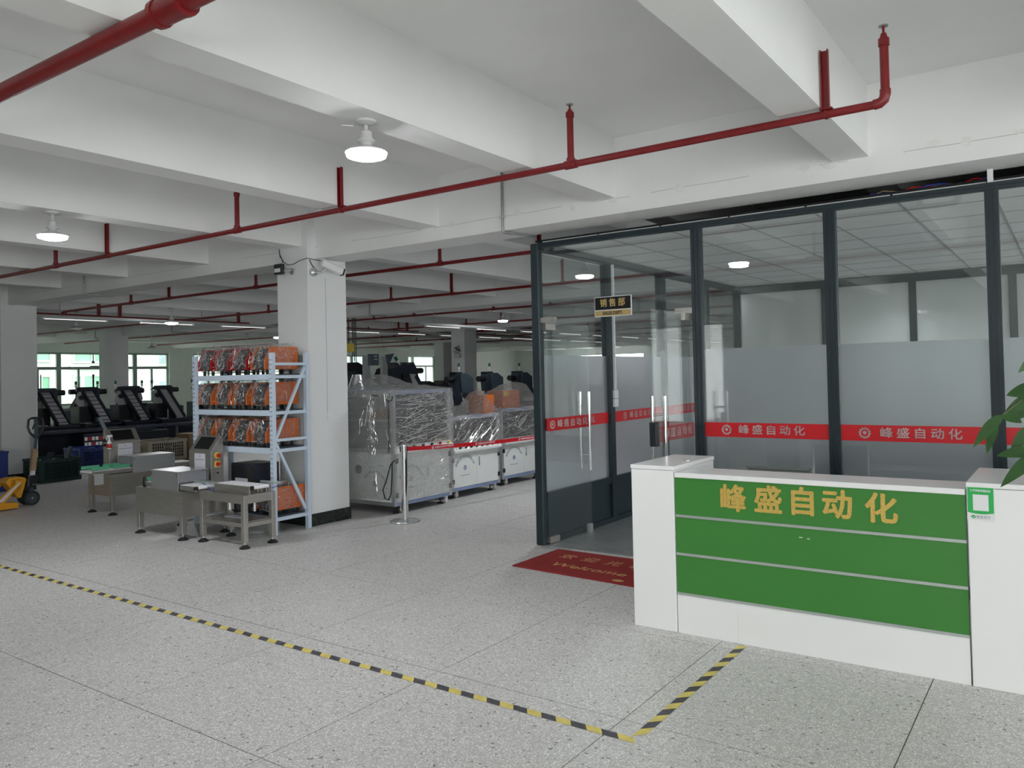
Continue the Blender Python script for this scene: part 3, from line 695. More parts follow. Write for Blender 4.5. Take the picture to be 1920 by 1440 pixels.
# potted plant on the right pillar
def leaf_mesh(mb, base, dirv, length, width, droop, roll=0.0, face=None):
    base = Vector(base); d = Vector(dirv).normalized(); side = d.cross(Vector((0, 0, 1)))
    side = side.normalized() if side.length > 0.05 else Vector((1, 0, 0))
    if face is not None: side = d.cross(Vector(face)).normalized()
    nrm = side.cross(d)
    side = (side*math.cos(roll) + nrm*math.sin(roll)); n = 10; rows = []
    for i in range(n+1):
        t = i/n; w = width*0.5*(math.sin(math.pi*min(1, t**0.8))**0.75)*(1-0.15*t) if 0 < t < 1 else 0.0008
        c = base + d*(length*t) + Vector((0, 0, -droop*length*t*t)); lift = Vector((0, 0, 0.25*w))
        rows.append((c - side*w + lift, c, c + side*w + lift))
    vs = [v for r in rows for v in r]; fs = []
    for i in range(n):
        k = 3*i; fs += [(k, k+1, k+4, k+3), (k+1, k+2, k+5, k+4)]
    return mb.add(vs, fs)
pt = thing('potted_plant', 'leafy green potted plant standing on the right desk pillar', 'plant', (0.02, 5.02, 1.046))
MB().lathe((0.02, 5.02, 1.046), [(0.075, 0), (0.09, 0.02), (0.112, 0.16), (0.118, 0.165), (0.118, 0.175), (0.102, 0.175), (0.098, 0.15)], 24).build('pot', CERAM, pt, smooth=True)
MB().cyl((0.02, 5.02, 1.19), (0.02, 5.02, 1.20), 0.099, n=20).build('soil', SOIL, pt)
MB().tube([(0.02, 5.02, 1.2), (0.015, 5.0, 1.4), (0.03, 5.02, 1.62), (0.01, 5.0, 1.75)], 0.016, 8).build('stem', BARK, pt, smooth=True)
def pixdir(b, e): return (Vector(e)-Vector(b))
LEAFS = [  # tip pixel, base pixel, depth Y of base / tip, width
    ((1825, 840), (1880, 778), 4.62, 4.58, 0.055, 0.10), ((1850, 851), (1868, 790), 4.64, 4.62, 0.045, 0.04), ((1869, 855), (1945, 848), 4.60, 4.66, 0.062, 0.05),
    ((1876, 914), (1960, 845), 4.55, 4.62, 0.075, 0.08), ((1909, 699), (1965, 655), 4.70, 4.74, 0.06, 0.0), ((1887, 742), (1960, 725), 4.60, 4.62, 0.085, -0.15),
    ((1880, 780), (1950, 740), 4.66, 4.70, 0.06, 0.1), ((1916, 793), (1880, 778), 4.66, 4.62, 0.055, 0.0), ((1895, 850), (1935, 800), 4.70, 4.72, 0.06, 0.0),
    ((1890, 790), (1940, 760), 4.74, 4.74, 0.07, 0.05), ((1900, 770), (1960, 770), 4.8, 4.8, 0.09, 0.0), ((1915, 730), (1990, 700), 4.72, 4.8, 0.09, 0.1)]
for k, (tp, bp, yt, yb, w, dr) in enumerate(LEAFS):
    t = on_y(*tp, yt); b = on_y(*bp, yb); v = t-b; L = v.length; v2 = v + Vector((0, 0, dr*L))
    MB_ = leaf_mesh(MB(), b, v2, v2.length, w*1.1, dr, random.uniform(-0.7, 0.5), face=b-Vector((0, 0, 2.2))); o = MB_.build('leaf', LEAF, pt, smooth=True)
    MB().tube([b, (b + Vector((0.0, 5.0, 1.62)))*0.5 + Vector((0, 0, 0.03)), (0.015, 5.0, 1.5+0.02*k)], 0.004, 6).build('leaf_stalk', BARK, pt, smooth=True)
for k in range(26):
    a = random.uniform(0, 2*math.pi); z = random.uniform(1.45, 1.95); r0 = random.uniform(0.05, 0.16)
    if math.cos(a) < -0.1 and random.random() < 0.8: a = random.uniform(-1.3, 1.3)
    b = Vector((0.06 + r0*math.cos(a), 5.02+r0*math.sin(a), z)); d = Vector((math.cos(a), math.sin(a), random.uniform(-0.3, 0.4)))
    leaf_mesh(MB(), b, d, random.uniform(0.14, 0.24), random.uniform(0.05, 0.08), 0.4).build('leaf', LEAF, pt, smooth=True)
    MB().tube([b, (0.015, 5.0, min(1.74, z-0.03))], 0.003, 5).build('leaf_stalk', BARK, pt)

# ------------------------------------------------------------------ floor marking tape and door mat
def tape(name, label, p0, p1, w, period, skew):
    p0 = Vector(p0); p1 = Vector(p1); d = (p1-p0).normalized(); n = Vector((0, 0, 1)).cross(d); L = (p1-p0).length; mb = MB(); t = -skew; k = 0
    while t < L + abs(skew):
        a, b = t, t+period/2; q = []
        for (u, v) in ((a, -w/2), (b, -w/2), (b+skew, w/2), (a+skew, w/2)): q.append(p0 + d*min(max(u, 0), L) + n*v)
        mb.slot(k % 2).add([(c.x, c.y, 0.0012) for c in q], [(0, 1, 2, 3)]); k += 1; t = b
    return tag(mb.build(name, [TYEL, TBLK]), label, 'floor tape')
tape('hazard_tape', 'long yellow and black striped tape crossing the terrazzo floor', (-1.64, 3.235, 0), (-14.0, 3.262, 0), 0.05, 0.166, -0.035)
tape('hazard_tape', 'short yellow and black striped tape running towards the desk', (-1.662, 3.27, 0), (-1.668, 4.69, 0), 0.05, 0.166, -0.05)
dm = thing('door_mat', 'red welcome mat with gold lettering before the office door', 'mat', (-3.2, 5.94, 0))
MB().prism([(-4.0, 5.605), (-2.40, 5.50), (-2.38, 6.31), (-3.99, 6.335)], 0.0, 0.012, 'z').build('mat_sheet', MATRED, dm, bevel=0.004)
for i, ch in enumerate('欢迎光临'):
    lettering('gold_character', ch, 0.155, MATGOLD, dm, (-3.74+0.235*i, 6.10-0.012*i, 0.0125), (1, -0.06, 0), (0.06, 1, 0), 0.0006, -0.0006)
lettering('gold_lettering', 'Welcome', 0.15, MATGOLD, dm, (-3.36, 5.80, 0.0125), (1, -0.06, 0), (0.25, 1, 0), 0.0006, 0.0, squeeze=1.25)
MB().prism([(-2.98+0.05*math.cos(2*math.pi*k/12), 5.60+0.03*math.sin(2*math.pi*k/12)) for k in range(12)], 0.012, 0.0128, 'z').build('gold_motif', MATGOLD, dm)

# ------------------------------------------------------------------ sprinkler pipes
ZP = 3.104
def head(mb_parent, x, y, z0, z1, r):
    MB().cyl((x, y, z0), (x, y, z1-0.075), r).build('riser', PIPE, mb_parent, smooth=True)
    MB().cyl((x, y, z1-0.10), (x, y, z1-0.065), r*1.25).cyl((x, y, z1-0.065), (x, y, z1-0.045), r*0.95, r*0.6).cyl((x, y, z1-0.045), (x, y, z1-0.01), r*0.3).build('sprinkler_nozzle', PIPE, mb_parent, smooth=True)
    MB().cyl((x, y, z1-0.012), (x, y, z1-0.006), r*1.1).build('deflector', GALV, mb_parent, smooth=True)
    MB().cyl((x-0.045, y, z0), (x+0.045, y, z0), r*1.32).cyl((x, y, z0), (x, y, z0+0.045), r*1.3).build('tee_fitting', PIPE, mb_parent, smooth=True)
def hanger(parent, x, y, r, top=3.47):
    x += 0.0
    MB().b(x-0.022, x+0.022, y-0.006, y, ZP+0.02, top).b(x-0.022, x-0.016, y-0.03, y-0.006, ZP+0.02, top).b(x+0.016, x+0.022, y-0.03, y-0.006, ZP+0.02, top).build('hanger_channel', PIPE, parent)
    MB().cyl((x-0.008, y, ZP), (x+0.008, y, ZP), r*1.25).b(x-0.035, x+0.035, y-0.02, y+0.02, ZP+0.026, ZP+0.034).build('pipe_clamp', PIPE, parent, smooth=True)
def sprinkler(label, y, xa, xb, r, heads, hangers, elbow=False):
    o = thing('sprinkler_pipe', label, 'pipe', ((xa+xb)/2, y, ZP))
    MB().cyl((xa, y, ZP), (xb-(0.04 if elbow else 0), y, ZP), r, n=14).build('pipe', PIPE, o, smooth=True)
    for x in heads: head(o, x, y, ZP, 3.535, r)
    for x in hangers: hanger(o, x, y, r)
    if elbow:
        MB().tube([(xb-0.06, y, ZP), (xb-0.03, y, ZP+0.004), (xb-0.008, y, ZP+0.02), (xb, y, ZP+0.05), (xb, y, ZP+0.075)], r*1.25, 12).build('elbow', PIPE, o, smooth=True)
        MB().cyl((xb, y, ZP+0.05), (xb, y, 3.46), r, n=14).build('riser', PIPE, o, smooth=True)
        MB().cyl((xb, y, 3.42), (xb, y, 3.46), r*1.25).cyl((xb, y, 3.46), (xb, y, 3.49), r*0.95, r*0.6).cyl((xb, y, 3.49), (xb, y, 3.53), r*0.3).build('sprinkler_nozzle', PIPE, o, smooth=True)
        MB().cyl((xb, y, 3.528), (xb, y, 3.534), r*1.1).build('deflector', GALV, o, smooth=True)
    return o
sprinkler('red sprinkler pipe ending in an upturned elbow above the office front', 4.772, XW+0.3, -0.81, 0.0235, (-2.83, -6.60, -10.22, -13.9), (-1.122, -5.135, -8.985, -12.83), True)
big = sprinkler('thick red sprinkler main crossing the top left corner', 1.765, XW+0.3, 3.0, 0.040, (), (), False)
MB().cyl((-2.90, 1.765, ZP), (-2.76, 1.765, ZP), 0.052, n=14).cyl((-2.93, 1.765, ZP), (-2.90, 1.765, ZP), 0.057, n=14).cyl((-2.76, 1.765, ZP), (-2.73, 1.765, ZP), 0.057, n=14).build('coupling', PIPE, big, smooth=True)
MB().cyl((-2.83, 1.765, ZP+0.03), (-2.83, 1.765, 3.50), 0.022).build('riser', PIPE, big, smooth=True)
sprinkler('red sprinkler pipe behind the first deep beam, passing the camera column', 7.9, -16.6, -4.75, 0.0235, (-6.69, -10.47, -14.1), (-5.135, -8.985, -12.85))
sprinkler('red sprinkler pipe third from the front, over the wrapped machines', 10.95, XW+0.3, 3, 0.0235, (-10.49, -6.7, -14.1), (-9.0, -12.85, -5.135))
sprinkler('red sprinkler pipe fourth from the front, beyond the second deep beam', 14.2, XW+0.3, 3, 0.0235, (-10.5, -14.2, -18), (-12.85, -9.0, -16.7))
sprinkler('red sprinkler pipe fifth from the front, above the hanging round lamp', 17.75, XW+0.3, 3, 0.0235, (-14.1, -11.8, -18), (-12.85, -16.7))
sprinkler('dark red sprinkler pipe sixth from the front, far back in the hall', 21.0, XW+0.3, 3, 0.0235, (-16, -20, -12), (-14.8, -20.6))
sprinkler('dark red sprinkler pipe seventh from the front, near the far end wall', 24.4, XW+0.3, 3, 0.0235, (-18, -22, -26), (-20.6,))
sprinkler('dark red sprinkler pipe eighth from the front, deepest in the hall', 27.6, XW+0.3, 3, 0.0235, (-20, -24, -27), (-22.5,))
# cross main and cable trays running away from the viewer
cm = thing('sprinkler_main', 'dark red cross main running away from the viewer above the left machines', 'pipe', (-16.6, 20, 3.03))
MB().cyl((-16.6, 7.0, 3.02), (-16.6, 31, 3.02), 0.045, n=12).build('pipe', PIPE, cm, smooth=True)
for y in (7.9, 14.2, 21.0): MB().cyl((-16.6, y, 3.02), (-16.6, y, 3.10), 0.05).build('tee_fitting', PIPE, cm, smooth=True)
for y in (8.6, 9.05, 12.0, 15.0, 18.0): MB().b(-16.64, -16.56, y-0.02, y+0.02, 3.03, CEIL).build('hanger_channel', PIPE, cm)
def tray(label, x, y0, y1, z):
    t = thing('cable_tray', label, 'cable tray', (x, (y0+y1)/2, z))
    MB().b(x-0.06, x+0.06, y0, y1, z, z+0.006).b(x-0.06, x-0.054, y0, y1, z+0.006, z+0.05).b(x+0.054, x+0.06, y0, y1, z+0.006, z+0.05).build('tray_channel', PALEM, t)
    y = y0+0.3; k = 0
    while y < y1-1.3:
        MB().cyl((x+0.02, y, z-0.025), (x+0.02, y+1.15, z-0.025), 0.009, n=8).build('fluorescent_tube', GLOWT, t, smooth=True)
        MB().b(x+0.0, x+0.04, y-0.04, y, z-0.045, z).b(x, x+0.04, y+1.15, y+1.19, z-0.045, z).build('tube_holder', WPLAST, t)
        y += 1.9
    y = y0+0.6
    while y < y1: MB().cyl((x, y, z+0.006), (x, y, CEIL), 0.006, n=6).build('drop_rod', GALV, t); y += 3.0
tray('grey cable tray with fluorescent tubes above the left row of machines', -15.7, 6.8, 30, 2.90)
tray('grey cable tray with fluorescent tubes above the right row of machines', -11.9, 13.2, 32, 2.80)
# grey conduits bent round the main beam
def conduit(label, x, x2, ztop):
    y = fy-0.02; o = thing('conduit_pipe', label, 'conduit', (x, y, ZMAIN-0.03))
    MB().tube([(x, y, ztop), (x, y, 3.03), (x, y+0.004, 2.995), (x+0.01, y+0.03, ZMAIN-0.022), (x+0.03, y+0.06, ZMAIN-0.022), (x2, y+0.36, ZMAIN-0.022)], 0.0125, 10).build('conduit', GALV, o, smooth=True)
    MB().b(x-0.03, x+0.03, y-0.012, y+0.02, 3.12, 3.135).build('clip', STEELL, o)
    MB().cyl((x+0.03, y+0.06, ZMAIN-0.022), (x+0.05, y+0.09, ZMAIN-0.022), 0.016).build('coupling', GALV, o, smooth=True)
conduit('grey conduit bent under the deep beam left of the office corner', -4.36, -4.24, 3.60)
conduit('grey conduit bent under the deep beam near the left edge column', -12.14, -12.0, 3.30)
def conduit_far(label, x, ym):
    o = thing('conduit_pipe', label, 'conduit', (x, ym, ZMAIN-0.03)); y = ym-0.02
    MB().tube([(x, y, 3.4), (x, y, 3.03), (x, y, ZMAIN-0.02), (x+0.03, y+0.05, ZMAIN-0.022), (x+0.12, y+0.4, ZMAIN-0.022)], 0.0125, 8).build('conduit', GALV, o, smooth=True)
conduit_far('thin grey conduit on the second deep beam right of the camera column', -12.4, MAINY[2])
conduit_far('thin grey conduit on the second deep beam near the far windows', -19.9, MAINY[2])
conduit_far('thin grey conduit on the second deep beam at the far left', -23.9, MAINY[2])

# ------------------------------------------------------------------ lamps
def make_lamp(label, x, y, ztop, drop, lit, power=15):
    o = thing('ceiling_lamp', label, 'lamp', (x, y, ztop-drop))
    MB().lathe((x, y, ztop), [(0.062, 0), (0.062, -0.012), (0.04, -0.022), (0.012, -0.026)], 20).build('ceiling_rose', LAMPW if lit else GALV, o, smooth=True)
    zs = ztop-drop+0.155
    MB().cyl((x, y, ztop-0.02), (x, y, zs), 0.011, n=8).build('rod', LAMPW, o, smooth=True)
    MB().lathe((x, y, zs), [(0.02, 0.004), (0.034, -0.004), (0.037, -0.045), (0.05, -0.05), (0.052, -0.064), (0.036, -0.072), (0.03, -0.085)], 18).build('socket', LAMPW, o, smooth=True)
    MB().lathe((x, y, zs), [(0.03, -0.083), (0.042, -0.09), (0.095, -0.112), (0.122, -0.122), (0.122, -0.128)], 24).build('shade', WPLAST if lit else GALV, o, smooth=True)
    MB().lathe((x, y, zs), [(0.120, -0.128), (0.113, -0.150), (0.075, -0.162), (0.02, -0.165)], 24).build('diffuser', GLOW if lit else WLENS, o, smooth=True)
    if lit:
        l = bpy.data.lights.new('lamp_light', 'AREA'); l.shape = 'DISK'; l.size = 0.22; l.energy = power; l.color = (0.96, 0.97, 1.0)
        lo = bpy.data.objects.new('lamp_light', l); COL.objects.link(lo); lo.parent = o; lo.location = (0, 0, -0.016)
    return o
l1 = make_lamp('lit round ceiling lamp in the foreground under the second cross beam', -3.338, 3.30, ZSEC, 0.215, True)
MB().bar((-3.40, 3.25, ZSEC-0.03), (-3.40, 3.17, ZSEC-0.045), 0.02, 0.006).build('wire_clip', WPLAST, l1)
make_lamp('lit round ceiling lamp at the left edge under a cross beam', -7.227, 3.35, ZSEC, 0.235, True)
make_lamp('lit round ceiling lamp seen through the glass above the office doors', -5.285, 9.2, ZSEC, 0.235, True, 24)
make_lamp('lit round ceiling lamp on a rod between the cable tray and the pipe', -14.95, 9.22, ZSEC, 0.33, True)
make_lamp('lit round ceiling lamp right of the camera column near the fifth pipe', -11.08, 15.35, ZSEC, 0.24, True)
make_lamp('unlit round lamp above the far left window', -16.85, 8.25, ZSEC, 0.38, False)
make_lamp('unlit round lamp between the column and the far windows', -22.0, 12.94, ZSEC, 0.52, False)
make_lamp('unlit round lamp above the top shelf of the rack', -22.0, 16.2, ZSEC, 0.52, False)
make_lamp('small lit round lamp beyond the second deep beam', -18.4, 14.6, ZSEC, 0.33, True)
make_lamp('lit round lamp glowing behind the frosted back partition of the office', *(lambda v: (v.x, v.y))(on_y(1722, 585, 12.9)), ZSEC, 0.72, True)

# ------------------------------------------------------------------ things on the camera column
XC = -7.0; YF = CY[1]
cc = thing('security_camera', 'white bullet security camera on the side of the column', 'camera', (XC, 6.06, 2.85))
MB().lathe((0, 0, 0), [(0.001, 0)], 3) if False else None
MB().cyl((XC, 6.045, 2.85), (XC+0.03, 6.045, 2.85), 0.05, n=18).cyl((XC+0.03, 6.045, 2.85), (XC+0.045, 6.045, 2.85), 0.042, 0.02, n=18).build('mount_base', STEELL, cc, smooth=True)
MB().tube([(XC+0.04, 6.05, 2.85), (XC+0.07, 6.09, 2.845), (XC+0.085, 6.14, 2.875), (XC+0.09, 6.16, 2.90)], 0.014, 8).build('arm', STEELL, cc, smooth=True)
A = Vector((XC+0.09, 6.10, 2.955)); Bq = Vector((XC+0.16, 6.345, 2.865))
MB().bar(A, Bq, 0.075, 0.075).build('housing', WPLAST, cc, bevel=0.012)
dcc = (Bq-A).normalized()
MB().bar(Bq, Bq+dcc*0.015, 0.078, 0.082).build('lens_front', BLK, cc, bevel=0.004)
MB().bar(A+Vector((0, 0, 0.042))-dcc*0.01, Bq+Vector((0, 0, 0.042))+dcc*0.03, 0.085, 0.006).build('sun_visor', WPLAST, cc)
fl = thing('sensor_light', 'small black square spotlight on a bracket on the column front', 'light', (-7.385, YF-0.06, 2.86))
MB().b(-7.455, -7.315, YF-0.11, YF-0.06, 2.845, 2.965).build('housing', BLK, fl, bevel=0.012)
MB().b(-7.435, -7.335, YF-0.1125, YF-0.11, 2.868, 2.912).build('led_panel', WLENS, fl)
MB().tube([(-7.32, YF-0.07, 2.885), (-7.27, YF-0.05, 2.885), (-7.24, YF, 2.885)], 0.009, 8).build('bracket_arm', STEELL, fl, smooth=True)
MB().b(-7.285, -7.20, YF-0.03, YF, 2.885, 2.905).cyl((-7.24, YF, 2.87), (-7.24, YF-0.025, 2.87), 0.035).build('bracket_base', STEELL, fl, smooth=True)
cb = thing('loose_cable', 'black cables drooping from the beam across the column top', 'cable', (-7.3, YF-0.01, 2.95))
MB().tube([(-7.47, YF-0.012, 3.15), (-7.47, YF-0.012, 3.10), (-7.40, YF-0.012, 3.0), (-7.32, YF-0.012, 2.955), (-7.22, YF-0.012, 2.955), (-7.12, YF-0.012, 2.985), (XC+0.01, YF-0.012, 3.0), (XC+0.012, YF+0.2, 2.99), (XC+0.03, 6.30, 2.985)], 0.004, 6).build('cable', BLK, cb)
MB().tube([(-7.47, YF-0.014, 3.15), (-7.455, YF-0.014, 3.06), (-7.42, YF-0.014, 3.03), (-7.41, YF-0.014, 2.99)], 0.004, 6).build('cable', BLK, cb)
MB().tube([(XC+0.012, YF+0.02, 2.985), (XC+0.012, 6.03, 2.93), (XC+0.02, 6.08, 2.88)], 0.005, 6).build('cable', BLK, cb)
sw = thing('light_switch', 'white double light switch with surface conduit on the column side', 'switch', (XC, 6.27, 1.17))
MB().b(XC, XC+0.012, 6.225, 6.31, 1.17, 1.262).build('switch_plate', WPLAST, sw, bevel=0.003)
MB().b(XC+0.012, XC+0.018, 6.262, 6.30, 1.185, 1.247).build('rocker', WPLAST, sw, bevel=0.002)
MB().b(XC, XC+0.01, 6.232, 6.246, 1.262, 2.80).build('conduit', COLP, sw)
MB().b(XC, XC+0.0012, 6.2285, 6.2315, 1.262, 2.80).build('conduit_shade_line', CRACK_SHADE, sw)  # thin dark strip painting the shade line along the conduit edge
bd = MB().b(-7.475, -7.0, YF-0.012, YF-0.001, 1.78, 1.92).build('cover_plate', PALEM)
tag(bd, 'pale cover plate on the column front behind the rack top', 'plate')
# cable bundle on the far column
eb = thing('junction_box', 'small junction box with tangled cables on a far column', 'box', (-14.97, CY[3]+0.03, 2.2))
yc = CY[3]+0.05
MB().b(-15.06, -14.86, yc-0.06, yc, 2.17, 2.29).build('box', PALEM, eb, bevel=0.005)
for k in range(4):
    MB().tube([(-15.05+0.05*k, yc-0.03, 2.29), (-15.12+0.09*k, yc-0.05, 2.38), (-14.92-0.04*k, yc-0.05, 2.42+0.02*k), (-15.10+0.07*k, yc-0.04, 2.48+0.02*k), (-14.86, yc-0.03, 2.36)], 0.007, 6).build('cable', BLK, eb)

# ------------------------------------------------------------------ queue post and belt
def stanchion(label, x, y):
    o = thing('queue_post', label, 'post', (x, y, 0))
    MB().lathe((x, y, 0), [(0.165, 0), (0.17, 0.008), (0.165, 0.018), (0.07, 0.03), (0.04, 0.034)], 28).build('base', STEELL, o, smooth=True)
    MB().cyl((x, y, 0.03), (x, y, 0.855), 0.037, n=20).build('pole', CHROME, o, smooth=True)
    MB().cyl((x, y, 0.855), (x, y, 0.875), 0.039, n=20).build('cap', STEELL, o, smooth=True)
    MB().b(x-0.055, x-0.037, y-0.012, y+0.012, 0.79, 0.855).b(x-0.012, x+0.012, y+0.037, y+0.05, 0.79, 0.855).build('belt_clip', BLK, o)
    return o
SP0 = (-6.27, 6.71); _q = on_z(1005, 819, 0.79); _k = (10.35-SP0[1])/(_q.y-SP0[1]); SP1 = (SP0[0]+(_q.x-SP0[0])*_k, 10.35)
stanchion('stainless queue post in front of the wrapped machines', *SP0)
stanchion('stainless queue post at the far end of the red belt', *SP1)
bt = thing('barrier_belt', 'red barrier belt with white lettering stretched past the wrapped machines', 'belt', (-6.5, 8.8, 0.80))
p0 = Vector((*SP0, 0.823)); p1 = Vector((*SP1, 0.823)); dB = (p1-p0).normalized(); p0 += dB*0.05; p1 -= dB*0.05; LB = (p1-p0).length
sag = lambda t: -0.04*math.sin(math.pi*t)
nB = Vector((0, 0, 1)).cross(dB)*-1; vs = []; fs = []; N = 24
for i in range(N+1):
    t = i/N; c = p0.lerp(p1, t) + Vector((0, 0, sag(t)))
    for off, zz in ((-0.001, -0.024), (0.001, -0.024), (0.001, 0.024), (-0.001, 0.024)): vs.append(c + nB*off + Vector((0, 0, zz)))
for i in range(N):
    for k in range(4): fs.append((4*i+k, 4*i+(k+1) % 4, 4*i+4+(k+1) % 4, 4*i+4+k))
MB().add(vs, fs).build('webbing', REDFILM, bt)
for t in (0.155, 0.365, 0.60, 0.80):
    c = p0.lerp(p1, t) + Vector((0, 0, sag(t))) + nB*0.0022
    gear(MB(), c - dB*0.15, dB, Vector((0, 0, 1)), 0.017, 0.0).build('cog_logo', WPLAST, bt)
    lettering('white_lettering', '峰盛自动化科技有限公司', 0.026, WPLAST, bt, c + dB*0.04, dB, (0, 0, 1), 0.0003, 0.0004, squeeze=1.1)

# ------------------------------------------------------------------ film-wrapped machines beside the belt
def film_shell(x0, x1, y0, y1, z0, ztop, amp, seed, nu=24, nz=17, top=None, flare=0.0):
    """wrinkled plastic wrap: four walls and a sagging top; top(u,v) gives extra height"""
    mb = MB()
    def W_(p, a=amp):
        q = Vector(p)*7.0 + Vector((seed*3.1, seed*1.7, seed))
        n = noise.noise_vector(q)*a + noise.noise_vector(q*2.9)*(a*0.75)
        return Vector(p)+n
    pts = []
    for i in range(nu): pts.append((x0 + (x1-x0)*i/nu, y0))
    for i in range(nu): pts.append((x1, y0 + (y1-y0)*i/nu))
    for i in range(nu): pts.append((x1 - (x1-x0)*i/nu, y1))
    for i in range(nu): pts.append((x0, y1 - (y1-y0)*i/nu))
    m = len(pts); vs = []
    for j in range(nz+1):
        t = j/nz
        for (x, y) in pts:
            zt = ztop
            a = amp*(0.55 if j else 0.8)
            vs.append(W_((x, y, z0 + (zt-z0)*t), a))
    fs = [(j*m+i, j*m+(i+1) % m, (j+1)*m+(i+1) % m, (j+1)*m+i) for j in range(nz) for i in range(m)]
    k = len(vs); g = nu
    rim = vs[nz*m:]
    for j in range(g+1):
        for i in range(g+1):
            u, v = i/g, j/g; x = x0+(x1-x0)*u; y = y0+(y1-y0)*v
            if j == 0: vs.append(rim[i].copy()); continue
            if i == g: vs.append(rim[nu+j].copy() if j < g else rim[2*nu].copy()); continue
            if j == g: vs.append(rim[3*nu-i].copy()); continue
            if i == 0: vs.append(rim[(4*nu-j) % m].copy()); continue
            e = min(1, 6*min(u, 1-u, v, 1-v)); h = (top(u, v) if top else 0)*e
            vs.append(W_((x, y, ztop+h), amp*0.9))
    fs += [(k+j*(g+1)+i, k+j*(g+1)+i+1, k+(j+1)*(g+1)+i+1, k+(j+1)*(g+1)+i) for j in range(g) for i in range(g)]
    return mb.add(vs, fs)
def folds(rnd, n, origin, du, dv, nrm, W_, H_, ang, spread, lmin, lmax, r0=0.0018, r1=0.0036, area=(0, 1, 0, 1)):
    """bunched film creases lying on a flat face: thin tapering ropes of film"""
    mb = MB(); o = Vector(origin); du = Vector(du); dv = Vector(dv); nrm = Vector(nrm)
    for k in range(n):
        u = W_*rnd.uniform(area[0], area[1]); v = H_*rnd.uniform(area[2], area[3]); a = ang + rnd.gauss(0, spread); L = rnd.uniform(lmin, lmax); r = rnd.uniform(r0, r1)
        m = max(3, int(L/0.05)+2); pts = []
        for i in range(m):
            t = (i/(m-1)-0.5)*L; uu = u + math.cos(a)*t + rnd.uniform(-1, 1)*0.004; vv = v + math.sin(a)*t + rnd.uniform(-1, 1)*0.004
            if uu < 0 or uu > W_ or vv < 0 or vv > H_: continue
            pts.append(o + du*uu + dv*vv + nrm*(0.006+rnd.uniform(0, 0.010)))
        if len(pts) >= 2: mb.tube(pts, r, 4)
    return mb
def arc_text(parent, c, r, msg, a0, a1, size, xdir, m):
    c = Vector(c); x = Vector(xdir); u = Vector((0, 0, 1)); n = len(msg)
    for i, ch in enumerate(msg):
        a = a0 + (a1-a0)*i/(n-1); rad = x*math.cos(a) + u*math.sin(a)
        lettering('arched_character', ch, size, m, parent, c + rad*r, (rad.cross(x.cross(u)))*-1, rad, 0.0003, 0.0004)
